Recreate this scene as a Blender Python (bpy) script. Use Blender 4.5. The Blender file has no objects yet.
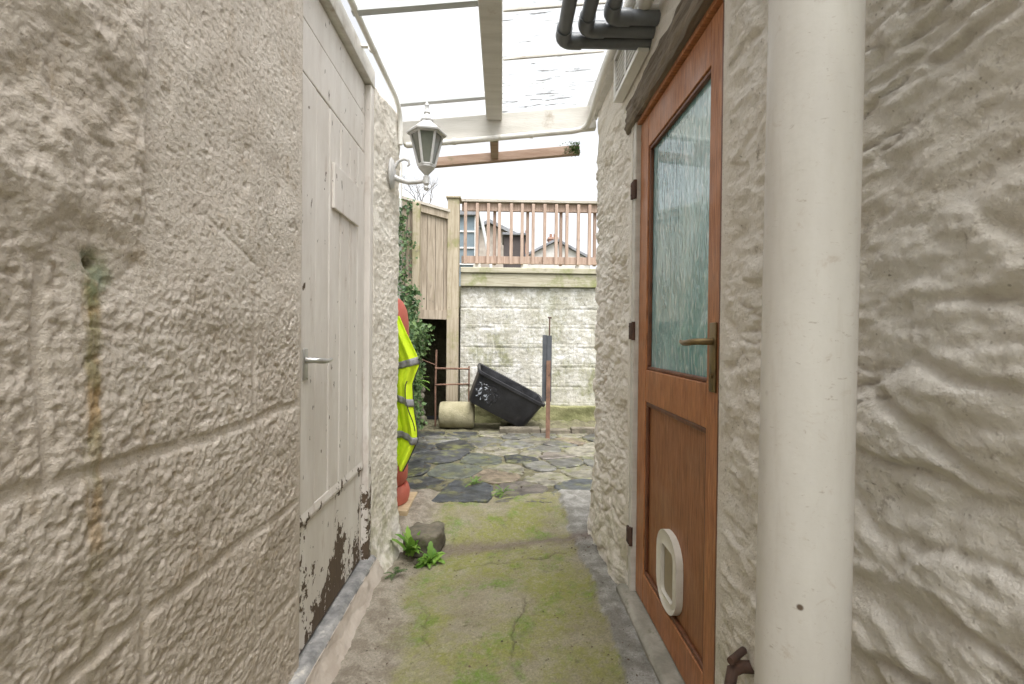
import bpy, bmesh, math, random
import numpy as np
from mathutils import Vector, Matrix, Euler
random.seed(7)
R = math.radians
C = bpy.context.scene.collection
sc = bpy.context.scene

# ------------------------------------------------------------------ noise
def _h(ix, iy, s):
    n = (ix.astype(np.int64) * 374761393 + iy.astype(np.int64) * 668265263 + s * 1442695041) & 0xffffffff
    n = ((n ^ (n >> 13)) * 1274126177) & 0xffffffff
    n = (n ^ (n >> 16)) & 0xffffffff
    return n / 4294967295.0
def pn(x, y, s=0):
    ix = np.floor(x); iy = np.floor(y); fx = x - ix; fy = y - iy
    def g(dx, dy):
        a = _h(ix + dx, iy + dy, s) * 6.2831853
        return np.cos(a) * (fx - dx) + np.sin(a) * (fy - dy)
    u = fx * fx * fx * (fx * (fx * 6 - 15) + 10); v = fy * fy * fy * (fy * (fy * 6 - 15) + 10)
    a = g(0, 0) * (1 - u) + g(1, 0) * u; b = g(0, 1) * (1 - u) + g(1, 1) * u
    return (a * (1 - v) + b * v) * 1.5
def fbm(x, y, o=4, s=0, gain=.5):
    t = 0; a = 1.0
    for i in range(o):
        t = t + a * pn(x * 2 ** i + 17.3 * i, y * 2 ** i - 9.1 * i, s + i); a *= gain
    return t
def worley(x, y, s=0):
    ix = np.floor(x); iy = np.floor(y)
    f1 = np.full(x.shape, 9.0); f2 = np.full(x.shape, 9.0); idv = np.zeros(x.shape)
    for dx in (-1, 0, 1):
        for dy in (-1, 0, 1):
            cx = ix + dx + .1 + .8 * _h(ix + dx, iy + dy, s); cy = iy + dy + .1 + .8 * _h(ix + dx, iy + dy, s + 5)
            d = np.hypot(cx - x, cy - y); k = _h(ix + dx, iy + dy, s + 9)
            closer = d < f1
            f2 = np.where(closer, f1, np.minimum(f2, d)); idv = np.where(closer, k, idv); f1 = np.minimum(f1, d)
    return f1, f2, idv
def sst(a, b, x):
    t = np.clip((x - a) / (b - a), 0, 1); return t * t * (3 - 2 * t)

# ------------------------------------------------------------------ materials
class NT:
    def __init__(s, name):
        s.m = bpy.data.materials.new(name); s.m.use_nodes = True
        s.t = s.m.node_tree; s.t.nodes.clear()
        s.out = s.t.nodes.new('ShaderNodeOutputMaterial')
    def set(s, sock, v):
        if isinstance(v, bpy.types.NodeSocket): s.t.links.new(v, sock)
        elif v is not None:
            if hasattr(sock.default_value, '__len__') and not hasattr(v, '__len__'): v = (v,) * len(sock.default_value)
            if hasattr(v, '__len__') and len(sock.default_value) == 4 and len(v) == 3: v = tuple(v) + (1,)
            sock.default_value = v
    def n(s, typ, ins={}, **props):
        nd = s.t.nodes.new(typ)
        for k, v in props.items(): setattr(nd, k, v)
        for k, v in ins.items(): s.set(nd.inputs[k], v)
        return nd
    def obj(s, scale=(1, 1, 1)):
        tc = s.n('ShaderNodeTexCoord')
        return s.n('ShaderNodeMapping', {'Vector': tc.outputs['Object'], 'Scale': scale}).outputs[0]
    def world(s, scale=(1, 1, 1)):
        g = s.n('ShaderNodeNewGeometry')
        return s.n('ShaderNodeMapping', {'Vector': g.outputs['Position'], 'Scale': scale}).outputs[0]
    def xyz(s):
        g = s.n('ShaderNodeNewGeometry')
        return s.n('ShaderNodeSeparateXYZ', {0: g.outputs['Position']}).outputs
    def noise(s, vec, scale, detail=4, rough=.55, dist=0):
        return s.n('ShaderNodeTexNoise', {'Vector': vec, 'Scale': scale, 'Detail': detail, 'Roughness': rough, 'Distortion': dist}).outputs['Fac']
    def vor(s, vec, scale, feature='F1'):
        return s.n('ShaderNodeTexVoronoi', {'Vector': vec, 'Scale': scale}, feature=feature).outputs['Distance']
    def math(s, op, a, b=None, clamp=False):
        nd = s.n('ShaderNodeMath', operation=op, use_clamp=clamp); s.set(nd.inputs[0], a)
        if b is not None: s.set(nd.inputs[1], b)
        return nd.outputs[0]
    def step(s, x, a, b, lo=0, hi=1):
        return s.n('ShaderNodeMapRange', {'Value': x, 'From Min': a, 'From Max': b, 'To Min': lo, 'To Max': hi}, interpolation_type='SMOOTHSTEP').outputs[0]
    def mix(s, f, a, b, mode='MIX'):
        nd = s.n('ShaderNodeMix', data_type='RGBA', blend_type=mode)
        s.set(nd.inputs[0], f); s.set(nd.inputs[6], a); s.set(nd.inputs[7], b)
        return nd.outputs[2]
    def bump(s, h, dist, strength=1, prev=None):
        return s.n('ShaderNodeBump', {'Height': h, 'Distance': dist, 'Strength': strength, 'Normal': prev}).outputs[0]
    def fin(s, col, rough=.8, normal=None, metal=0, spec=.4, **kw):
        p = s.n('ShaderNodeBsdfPrincipled', {'Base Color': col, 'Roughness': rough, 'Metallic': metal, 'Specular IOR Level': spec})
        if normal is not None: s.set(p.inputs['Normal'], normal)
        for k, v in kw.items(): s.set(p.inputs[k.replace('_', ' ')], v)
        s.t.links.new(p.outputs[0], s.out.inputs[0]); s.p = p
        return s.m

def basic(name, c1, c2, scale=6, rough=.8, bscale=60, bdist=.002, stretch=(1, 1, 1), metal=0, spec=.4, dirt=None, dscale=3, damt=.55):
    t = NT(name); v = t.obj(stretch)
    f = t.step(t.noise(v, scale, 6, .65), .3, .7)
    col = t.mix(f, c1, c2)
    if dirt:
        d = t.step(t.noise(t.obj(), dscale, 8, .7), damt, damt + .16)
        col = t.mix(d, col, dirt)
    nb = t.bump(t.noise(v, bscale, 5, .6), bdist)
    rr = t.step(t.noise(t.obj(), scale * 2, 3), .3, .7, rough - .08, min(1, rough + .08))
    return t.fin(col, rr, nb, metal, spec)

def m_left_wall():
    t = NT('rendered_blockwork'); v = t.world(); x, y, z = t.xyz()
    base = t.mix(t.step(t.noise(v, 3.2, 6, .65), .3, .72), (.61, .545, .48), (.72, .66, .595))
    gr = t.step(t.noise(v, 55, 4, .7), .50, .72)
    base = t.mix(t.math('MULTIPLY', gr, .55), base, (.38, .315, .245))
    # greyer upper right render, browner low and left
    low = t.step(t.math('ADD', z, t.math('MULTIPLY', t.noise(v, 5, 5, .7), .9)), .9, 1.8, .5, 0)
    base = t.mix(low, base, (.43, .36, .285))
    nr = t.math('MULTIPLY', t.step(t.math('ADD', y, t.math('MULTIPLY', t.noise(v, 8, 5, .7), .3)), 1.10, .95), .28)
    base = t.mix(nr, base, (.46, .39, .32))
    br = t.math('MULTIPLY', t.step(t.noise(v, 9, 6, .75), .54, .70), .6)
    base = t.mix(br, base, (.40, .31, .21))
    spk = t.step(t.vor(v, 62), .16, .08)
    spk = t.math('MULTIPLY', spk, t.step(t.noise(v, 7, 3), .48, .58))
    base = t.mix(t.math('MULTIPLY', spk, .6), base, (.20, .16, .12))
    # streak below the old pipe hole
    wob = t.math('MULTIPLY', t.math('SUBTRACT', t.noise(v, 6, 4), .5), .03)
    dy = t.math('ABSOLUTE', t.math('SUBTRACT', t.math('ADD', y, wob), .803))
    st = t.math('MULTIPLY', t.step(dy, .024, .006), t.step(z, 1.25, 1.20))
    st = t.math('MULTIPLY', st, t.step(t.noise(t.world((1, 22, 3)), 2, 4), .35, .6, .2, 1))
    st = t.math('MULTIPLY', st, t.step(z, .62, 1.24, .4, 1))
    base = t.mix(t.math('MULTIPLY', st, .9), base, t.mix(t.step(t.noise(v, 14, 3), .4, .6), (.22, .19, .07), (.40, .25, .09)))
    d2 = t.math('ADD', t.math('POWER', t.math('DIVIDE', t.math('SUBTRACT', y, .806), .05), 2), t.math('POWER', t.math('DIVIDE', t.math('SUBTRACT', z, 1.225), .06), 2))
    pa = t.math('MULTIPLY', t.step(d2, 1.0, .1), t.step(t.noise(v, 26, 4), .42, .58, .1, .8))
    base = t.mix(pa, base, t.mix(t.noise(v, 30, 2), (.12, .20, .16), (.30, .26, .10)))
    nb = t.bump(t.noise(v, 190, 4, .7), .0035, .9)
    nb = t.bump(t.noise(v, 75, 5, .65), .004, .8, nb)
    return t.fin(base, .92, nb, 0, .2)

def m_right_wall():
    t = NT('painted_rubble'); v = t.world(); x, y, z = t.xyz()
    base = t.mix(t.step(t.noise(v, 4, 6, .65), .3, .7), (.76, .70, .615), (.84, .795, .725))
    d = t.math('MULTIPLY', t.step(t.noise(v, 6.5, 7, .72), .54, .72), .36)
    base = t.mix(d, base, (.46, .38, .28))
    d = t.math('MULTIPLY', t.step(t.noise(v, 24, 5, .7), .60, .72), .6)
    base = t.mix(d, base, (.30, .25, .19))
    sp = t.math('MULTIPLY', t.step(t.vor(v, 75), .17, .09), t.step(t.noise(v, 6, 4), .46, .58))
    base = t.mix(t.math('MULTIPLY', sp, .6), base, (.30, .25, .19))
    gr = t.math('MULTIPLY', t.step(t.noise(v, 80, 5, .75), .52, .70), .25)
    base = t.mix(gr, base, (.45, .39, .31))
    ch = t.math('MULTIPLY', t.step(t.noise(v, 17, 6, .6, 1), .70, .73), .7)
    base = t.mix(ch, base, (.24, .20, .15))
    ls = t.math('MULTIPLY', t.step(z, .7, .05), t.step(t.noise(v, 11, 6, .7), .42, .62))
    base = t.mix(t.math('MULTIPLY', ls, .6), base, (.36, .34, .19))
    nb = t.bump(t.noise(v, 170, 5, .7), .0055, .95)
    nb = t.bump(t.noise(v, 48, 6, .7), .008, .95, nb)
    return t.fin(base, .86, nb, 0, .3)

def m_floor():
    t = NT('mossy_concrete'); v = t.world(); x, y, z = t.xyz()
    base = t.mix(t.step(t.noise(v, 5, 7, .7), .3, .7), (.29, .255, .17), (.41, .37, .28))
    base = t.mix(t.math('MULTIPLY', t.step(t.noise(v, 90, 3), .5, .7), .3), base, (.16, .13, .09))
    wv = t.math('MULTIPLY', t.math('SUBTRACT', t.math('ADD', t.math('MULTIPLY', t.noise(v, 3.5, 6, .65), .75), t.math('MULTIPLY', t.noise(v, 19, 6, .7), .25)), .5), .55)
    xm = t.math('ADD', x, wv)
    mid = t.math('MULTIPLY', t.step(xm, -.55, -.30), t.step(xm, .52, .33))
    m1 = t.math('MULTIPLY', t.step(t.noise(v, 2.6, 7, .7), .36, .60), mid)
    m1 = t.math('MULTIPLY', m1, t.step(t.noise(v, 32, 6, .75), .38, .54, .35, 1))
    base = t.mix(t.math('MULTIPLY', m1, .85), base, (.27, .285, .055))
    m2 = t.math('MULTIPLY', t.step(t.noise(t.world((1.1, 1, 1)), 4.1, 7, .75), .50, .66), mid)
    m2 = t.math('MULTIPLY', m2, t.step(t.noise(v, 40, 6, .75), .36, .52, .3, 1))
    base = t.mix(t.math('MULTIPLY', m2, .9), base, (.15, .26, .025))
    m3 = t.math('MULTIPLY', t.step(t.noise(v, 8.3, 7, .75), .58, .68), mid)
    base = t.mix(t.math('MULTIPLY', m3, .7), base, (.09, .10, .03))
    pale = t.step(t.noise(v, 6.7, 6, .7), .60, .72)
    base = t.mix(t.math('MULTIPLY', pale, .55), base, (.42, .395, .32))
    dk = t.math('MULTIPLY', t.step(t.noise(v, 15, 7, .8), .56, .68), .55)
    base = t.mix(dk, base, (.13, .115, .06))
    dk = t.math('MULTIPLY', t.step(t.noise(v, 48, 4, .8), .60, .70), .7)
    base = t.mix(dk, base, (.09, .075, .05))
    # later cement fillet beside the right door
    fl = t.step(t.math('ADD', x, t.math('MULTIPLY', wv, .3)), .405, .43)
    base = t.mix(t.math('MULTIPLY', fl, .9), base, t.mix(t.step(t.noise(v, 12, 5), .4, .65), (.24, .235, .22), (.44, .43, .41)))
    fl = t.step(xm, -.36, -.46)
    base = t.mix(t.math('MULTIPLY', fl, .75), base, t.mix(t.step(t.noise(v, 16, 5), .4, .6), (.25, .21, .175), (.43, .38, .325)))
    # dirt band along the step
    yb = t.math('ADD', y, t.math('MULTIPLY', wv, .35))
    band = t.math('MULTIPLY', t.step(yb, 2.60, 2.70), t.step(yb, 2.86, 2.76))
    base = t.mix(t.math('MULTIPLY', band, .8), base, t.mix(t.noise(v, 30, 4), (.12, .085, .075), (.27, .21, .19)))
    gn = t.noise(v, 120, 5, .8)
    base = t.mix(t.step(gn, .35, .65, .45, 0), base, (.10, .085, .05))
    base = t.mix(t.step(gn, .58, .74, 0, .5), base, (.50, .47, .38))
    base = t.mix(t.math('MULTIPLY', t.n('ShaderNodeAttribute', attribute_name='mask').outputs['Fac'], .55), base, (.06, .05, .035))
    nb = t.bump(t.noise(v, 140, 5, .75), .007, .95)
    nb = t.bump(t.noise(v, 30, 6, .7), .011, .8, nb)
    return t.fin(base, t.step(t.noise(v, 4, 4), .3, .7, .6, .95), nb, 0, .3)

def m_slab():
    t = NT('slate_flags'); v = t.world()
    a = t.n('ShaderNodeAttribute', attribute_name='Col').outputs['Color']
    f = t.step(t.noise(v, 9, 9, .78), .34, .66)
    col = t.mix(f, t.mix(1, a, (.45, .44, .42), 'MULTIPLY'), t.mix(1, a, (1.35, 1.32, 1.28), 'MULTIPLY'))
    ms = t.math('MULTIPLY', t.step(t.noise(v, 5, 8, .8), .50, .62), .75)
    col = t.mix(ms, col, (.14, .145, .055))
    ml = t.math('MULTIPLY', t.step(t.noise(v, 13, 6, .75), .60, .70), .5)
    col = t.mix(ml, col, (.30, .28, .22))
    nb = t.bump(t.noise(v, 60, 5, .6), .004, .9)
    nb = t.bump(t.noise(t.world((1, 1.6, 1)), 9, 4, .6), .012, .8, nb)
    return t.fin(col, t.step(t.noise(v, 3, 4), .35, .65, .28, .7), nb, 0, .45)

def m_door_paint():
    t = NT('peeling_white_paint'); v = t.world(); x, y, z = t.xyz()
    c = t.mix(t.step(t.noise(t.world((1, 1, .25)), 7, 6, .7), .3, .7), (.62, .57, .525), (.75, .71, .67))
    sm = t.math('MULTIPLY', t.step(t.noise(t.world((1, 2, .5)), 5, 6, .7), .56, .70), .5)
    c = t.mix(sm, c, (.42, .33, .27))
    th = t.step(z, .0, .68, .465, .655)
    th = t.math('SUBTRACT', th, t.math('MULTIPLY', t.step(t.math('ABSOLUTE', t.math('SUBTRACT', z, .485)), .07, .0), .10))
    n = t.math('ADD', t.math('MULTIPLY', t.noise(t.world((1, 1, .6)), 6, 8, .70), .58), t.math('MULTIPLY', t.noise(v, 24, 6, .65), .42))
    pe = t.math('GREATER_THAN', n, th)
    sp = t.math('MULTIPLY', t.math('GREATER_THAN', t.noise(t.world((1, 1, .4)), 36, 3), .705), 1)
    pe = t.math('MAXIMUM', pe, sp)
    br = t.mix(t.noise(t.world((1, 4, .6)), 30, 4), (.065, .045, .03), (.15, .105, .07))
    c = t.mix(pe, c, br)
    nb = t.bump(t.math('SUBTRACT', 1, pe), .0015, 1)
    nb = t.bump(t.noise(t.world((1, 6, .8)), 30, 4), .0008, .6, nb)
    return t.fin(c, t.math('ADD', .5, t.math('MULTIPLY', pe, .4)), nb, 0, .4)

def m_varnish(name, c1, c2, rough=.42):
    t = NT(name); v = t.world((1, 9, .7))
    g = t.noise(v, 9, 6, .6, 1.2)
    c = t.mix(t.step(g, .32, .68), c1, c2)
    c = t.mix(t.math('MULTIPLY', t.step(t.noise(t.world((1, 30, 1)), 12, 4), .50, .66), .7), c, tuple(k * .45 for k in c1))
    c = t.mix(t.math('MULTIPLY', t.step(t.noise(t.world(), 4, 6, .7), .58, .72), .35), c, (.30, .19, .12))
    nb = t.bump(t.noise(t.world((1, 20, 1.2)), 18, 4), .0007, .8)
    return t.fin(c, t.step(t.noise(t.world(), 6, 4), .3, .7, rough - .08, rough + .16), nb, 0, .45)

def m_weathered(name, c1, c2, green, gth=.52, axis='z'):
    t = NT(name)
    s = (9, 9, .7) if axis == 'z' else (.7, 9, 9)
    g = t.noise(t.world(s), 4, 6, .6, .8)
    c = t.mix(t.step(g, .32, .68), c1, c2)
    m = t.math('MULTIPLY', t.step(t.noise(t.world(), 3.2, 7, .7), gth, gth + .18), .8)
    c = t.mix(m, c, green)
    d = t.math('MULTIPLY', t.step(t.noise(t.world(), 9, 6, .7), .60, .72), .6)
    c = t.mix(d, c, tuple(k * .4 for k in c1))
    nb = t.bump(t.noise(t.world(s), 14, 5), .003, .8)
    return t.fin(c, .85, nb, 0, .2)

def m_far_wall():
    t = NT('worn_whitewashed_blocks'); v = t.world(); x, y, z = t.xyz()
    c = t.mix(t.step(t.noise(v, 5, 7, .7), .3, .7), (.34, .325, .27), (.47, .45, .39))
    w = t.step(t.noise(t.world((1, 1, 1.1)), 4.5, 9, .82), .45, .60)
    w = t.math('MULTIPLY', w, t.step(z, .3, .85, .35, 1))
    c = t.mix(w, c, t.mix(t.noise(v, 20, 4), (.54, .53, .505), (.70, .69, .665)))
    g = t.math('MULTIPLY', t.step(t.noise(t.world((1, 1, .6)), 3, 7, .7), .48, .66), t.step(z, 1.9, .2, .35, .9))
    c = t.mix(g, c, (.17, .175, .07))
    k = t.math('MULTIPLY', t.step(t.noise(v, 22, 7, .78), .55, .66), .75)
    c = t.mix(k, c, (.11, .105, .09))
    br = t.n('ShaderNodeTexBrick', {'Vector': t.n('ShaderNodeCombineXYZ', {0: x, 1: z, 2: 0.0}).outputs[0], 'Scale': 1.0, 'Mortar Size': .010, 'Mortar Smooth': .4,
             'Brick Width': .48, 'Row Height': .262}).outputs['Fac']
    wig = t.math('MULTIPLY', br, t.step(t.noise(v, 9, 4), .3, .6))
    c = t.mix(t.math('MULTIPLY', wig, .25), c, (.50, .48, .42))
    nb = t.bump(t.noise(v, 60, 5, .7), .008, .9)
    nb = t.bump(t.math('SUBTRACT', 1, wig), .006, .5, nb)
    return t.fin(c, .9, nb, 0, .2)

def m_sheet(name, dirty):
    t = NT(name)
    a = t.n('ShaderNodeBsdfTransparent', {'Color': (.97, .98, .97)}).outputs[0]
    b = t.n('ShaderNodeBsdfTranslucent', {'Color': (.85, .86, .84)}).outputs[0]
    g = t.n('ShaderNodeBsdfGlossy', {'Color': (1, 1, 1), 'Roughness': .15}).outputs[0]
    s = t.n('ShaderNodeMixShader', {0: .16, 1: a, 2: b}).outputs[0]
    s = t.n('ShaderNodeMixShader', {0: .04, 1: s, 2: g}).outputs[0]
    x, y, z = t.xyz()
    if dirty:
        d = t.noise(t.world((3, 40, 1)), 2.0, 6, .75)
        e = t.noise(t.world(), 2.2, 3)
        k = t.step(t.math('ADD', d, t.math('MULTIPLY', t.math('SUBTRACT', e, .5), .22)), .575, .615)
        near = t.step(t.math('ABSOLUTE', t.math('SUBTRACT', x, .06)), .0, .5, .95, .5)
        k = t.math('MULTIPLY', k, near)
        df = t.n('ShaderNodeBsdfDiffuse', {'Color': (.10, .09, .075)}).outputs[0]
        s = t.n('ShaderNodeMixShader', {0: k, 1: s, 2: df}).outputs[0]
    t.t.links.new(s, t.out.inputs[0])
    return t.m

def m_obscure():
    t = NT('rippled_obscure_glass'); x, y, z = t.xyz()
    v = t.world((1, 1, .28))
    n1 = t.noise(v, 42, 2, .5, 1.6); n2 = t.noise(t.world((1, 1, .4)), 18, 2, .5, .8)
    c = t.mix(t.step(t.noise(t.world((1, 1, .5)), 5, 5, .6), .3, .7), (.15, .32, .335), (.35, .53, .535))
    c = t.mix(t.math('MULTIPLY', t.step(n1, .5, .68), .6), c, (.56, .66, .65))
    nb = t.bump(n1, .0055, 1); nb = t.bump(n2, .006, .8, nb)
    return t.fin(c, .10, nb, 0, 1.0, Coat_Weight=.6, Coat_Roughness=.03)

def m_leaf(name, c1, c2):
    t = NT(name)
    r = t.n('ShaderNodeNewGeometry').outputs['Random Per Island']
    c = t.mix(r, c1, c2)
    m = t.fin(c, .5, None, 0, .4)
    tr = t.n('ShaderNodeBsdfTranslucent', {'Color': c}).outputs[0]
    s = t.n('ShaderNodeMixShader', {0: .3, 1: t.p.outputs[0], 2: tr}).outputs[0]
    t.t.links.new(s, t.out.inputs[0]); return m

def m_pipe():
    t = NT('cream_plastic'); v = t.obj()
    c = t.mix(t.step(t.noise(t.obj((1, 1, .3)), 7, 6, .65), .3, .7), (.56, .53, .49), (.65, .625, .585))
    d = t.math('MULTIPLY', t.step(t.noise(t.obj((1, 1, 1.0)), 22, 6, .8, 1), .57, .70), .45)
    c = t.mix(d, c, (.42, .34, .27))
    s1 = t.step(t.noise(t.obj((2, 2, 7)), 20, 4, .7, 2), .655, .70)
    c = t.mix(t.math('MULTIPLY', s1, .55), c, (.28, .22, .17))
    s3 = t.math('MULTIPLY', t.step(t.noise(t.obj((1, 1, .12)), 26, 5, .7), .56, .70), .3)
    c = t.mix(s3, c, (.47, .42, .36))
    s4 = t.step(t.noise(t.obj((1.5, 1.5, 4)), 34, 5, .75, 1.5), .64, .68)
    c = t.mix(t.math('MULTIPLY', s4, .5), c, (.30, .22, .16))
    s2 = t.step(t.vor(v, 11), .06, .035)
    c = t.mix(t.math('MULTIPLY', s2, t.step(t.noise(v, 3, 2), .5, .56)), c, (.12, .085, .06))
    nb = t.bump(t.noise(v, 90, 4), .0005, .8); nb = t.bump(t.noise(t.obj((1, 1, .4)), 6, 3), .004, .6, nb)
    return t.fin(c, t.step(t.noise(v, 8, 5), .3, .7, .38, .6), nb, 0, .4)

MT = dict(
    lwall=m_left_wall(), rwall=m_right_wall(), floor=m_floor(), slab=m_slab(), dpaint=m_door_paint(),
    oak=m_varnish('brown_varnish', (.30, .112, .042), (.48, .205, .085)),
    oakdark=m_varnish('dark_brown_varnish', (.12, .045, .02), (.18, .065, .03)),
    panel=m_varnish('brown_panel_board', (.25, .102, .042), (.36, .16, .072), .5),
    fence=m_weathered('weathered_boards', (.25, .205, .155), (.39, .33, .26), (.27, .26, .13), .56),
    post=m_weathered('weathered_post', (.31, .26, .185), (.44, .38, .29), (.22, .22, .09), .50),
    rail=m_weathered('stained_softwood', (.33, .235, .185), (.46, .35, .285), (.25, .22, .15), .62),
    toprail=m_weathered('grey_handrail', (.38, .34, .29), (.50, .46, .40), (.22, .21, .12), .6, 'x'),
    fascia=m_weathered('mossy_concrete_beam', (.33, .30, .22), (.45, .42, .33), (.20, .22, .08), .46, 'x'),
    farwall=m_far_wall(),
    plinth=basic('mossy_plinth', (.12, .125, .05), (.26, .25, .13), 4, .95, 50, .01, dirt=(.06, .055, .04)),
    white=basic('aged_white_paint', (.66, .64, .60), (.76, .74, .70), 8, .5, 60, .0008, dirt=(.42, .37, .31), dscale=7, damt=.60),
    beam=basic('flaking_white_beam_paint', (.50, .475, .43), (.62, .595, .55), 6, .6, 50, .0015, (.4, 3, 3), dirt=(.36, .31, .25), dscale=6, damt=.57),
    lampw=basic('white_lamp_paint', (.46, .455, .45), (.58, .57, .56), 10, .4, 60, .0006, dirt=(.45, .42, .38), dscale=14, damt=.6),
    alu=basic('glazing_bar_metal', (.40, .41, .41), (.52, .53, .53), 10, .45, 60, .0004, (.3, 3, 3), metal=.4),
    browntimber=basic('red_brown_timber', (.30, .20, .145), (.44, .32, .25), 5, .85, 40, .003, (.6, 6, 6), dirt=(.12, .15, .05), dscale=2.2, damt=.56),
    lintel=basic('old_grey_timber', (.16, .13, .10), (.30, .25, .19), 4, .9, 26, .010, (5, .5, 6), dirt=(.07, .055, .04), dscale=6, damt=.55),
    slate=basic('lead_grey_sill', (.13, .13, .13), (.34, .33, .32), 14, .6, 60, .004, dirt=(.55, .52, .47), dscale=16, damt=.56),
    concrete=basic('pinkish_concrete', (.40, .34, .285), (.52, .46, .40), 7, .9, 80, .003, dirt=(.25, .21, .15), dscale=6, damt=.56),
    sillgrey=basic('grimy_sill', (.20, .19, .155), (.36, .34, .29), 9, .9, 60, .004, dirt=(.12, .12, .07), dscale=8, damt=.55),
    steel=basic('dull_steel', (.40, .39, .37), (.50, .49, .47), 20, .35, 60, .0003, metal=.9),
    brass=basic('tarnished_brass', (.17, .12, .06), (.27, .20, .10), 20, .4, 60, .0004, metal=.8),
    rust=basic('rust', (.11, .062, .042), (.22, .125, .085), 14, .9, 60, .002, dirt=(.06, .035, .025), dscale=12),
    rustdark=basic('dark_rust', (.055, .035, .028), (.12, .065, .045), 16, .85, 60, .002),
    pvc=m_pipe(),
    greypipe=basic('dark_grey_plastic', (.095, .102, .112), (.145, .152, .165), 6, .4, 60, .0006, dirt=(.22, .19, .16), dscale=5, damt=.58),
    flap=basic('ivory_plastic', (.60, .57, .50), (.70, .67, .61), 10, .45, 60, .0004, dirt=(.42, .37, .29), dscale=16, damt=.62),
    flapin=basic('tan_translucent_flap', (.25, .20, .13), (.36, .30, .21), 8, .4, 40, .001),
    dark=basic('gap_shade', (.02, .018, .016), (.035, .03, .027), 6, .9),  # near-black colour standing in for shade in gaps and openings
    black=basic('black_plastic', (.016, .016, .018), (.034, .034, .038), 5, .42, 40, .002, dirt=(.085, .08, .08), dscale=4, damt=.56),
    slateboard=basic('slate_blue_board', (.045, .05, .056), (.085, .09, .10), 5, .7, 40, .002),
    soil=basic('soil', (.085, .075, .045), (.155, .145, .085), 9, .95, 30, .02, dirt=(.12, .135, .045), dscale=4, damt=.55),
    grass=basic('rough_grass', (.06, .09, .03), (.11, .13, .05), 2, .95, 30, .02),
    stone=basic('dark_bank_stone', (.10, .09, .07), (.22, .20, .15), 6, .95, 24, .02, dirt=(.09, .11, .035), dscale=4, damt=.5),
    block=basic('mossy_stone_block', (.085, .075, .055), (.19, .165, .125), 9, .95, 40, .01, dirt=(.10, .12, .04), dscale=7, damt=.55),
    roller=basic('lichened_concrete', (.21, .19, .11), (.33, .30, .20), 7, .95, 60, .006, dirt=(.16, .17, .06), dscale=7, damt=.58),
    redgas=basic('faded_red_paint', (.42, .075, .045), (.56, .16, .11), 4, .55, 60, .0008, dirt=(.50, .26, .20), dscale=5, damt=.62),
    hiviz=basic('fluorescent_yellow_cloth', (.56, .74, .015), (.68, .84, .03), 5, .8, 300, .0008),
    band=basic('reflective_grey_band', (.23, .22, .24), (.30, .29, .31), 20, .5, 300, .0004),
    trim=basic('dark_edging', (.03, .03, .03), (.05, .05, .045), 10, .8),
    plank=basic('pale_plank', (.42, .31, .18), (.54, .42, .27), 6, .85, 40, .002, (.5, 5, 5)),
    lampglass=basic('smoked_lamp_glass', (.11, .115, .10), (.17, .175, .15), 6, .12, 20, .0008, spec=.8),
    ivy=m_leaf('ivy_leaf', (.02, .055, .022), (.09, .15, .05)),
    ivyl=m_leaf('climbing_ivy_leaf', (.03, .08, .03), (.14, .21, .08)),
    weed=m_leaf('weed_leaf', (.09, .22, .025), (.24, .40, .07)),
    herb=m_leaf('herb_leaf', (.035, .085, .025), (.13, .20, .065)),
    dead=m_leaf('dead_leaf', (.03, .022, .015), (.15, .10, .06)),
    bark=basic('bark', (.09, .075, .06), (.16, .14, .115), 6, .95, 40, .004),
    hstone=basic('house_stone', (.30, .26, .22), (.46, .41, .36), 1.6, .9, 6, .03, dirt=(.2, .18, .16), dscale=2),
    hroof=basic('house_slates', (.16, .165, .18), (.26, .265, .28), 2, .8, 6, .03),
    hdark=basic('tarred_boards', (.05, .04, .04), (.09, .075, .07), 3, .8, 10, .01),
    hbrick=basic('chimney_brick', (.27, .15, .11), (.40, .25, .19), 4, .9, 14, .02),
    hblue=basic('blue_grey_cladding', (.13, .17, .20), (.20, .25, .28), 2, .6, 10, .004),
    hwhite=basic('pale_render', (.5, .48, .45), (.62, .6, .57), 2, .8, 20, .004),
    pale=basic('pale_frame', (.55, .56, .56), (.65, .66, .66), 3, .6),
)
MT['lsheet'] = m_sheet('clear_roof_sheet', False); MT['rsheet'] = m_sheet('dirty_corrugated_sheet', True)
MT['pane'] = m_obscure()
def m_label():
    t = NT('torn_plastic_label'); v = t.world((1, 1, 1))
    n = t.noise(t.world((1, 1, .6)), 9, 4, .6, 3); k = t.step(n, .57, .61)
    c = t.mix(k, (.02, .02, .024), (.42, .45, .50))  # pale streaks are glints on crumpled plastic, painted into the colour
    return t.fin(c, .28, t.bump(t.noise(v, 30, 3), .006), 0, .6)
MT['label'] = m_label()

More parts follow.
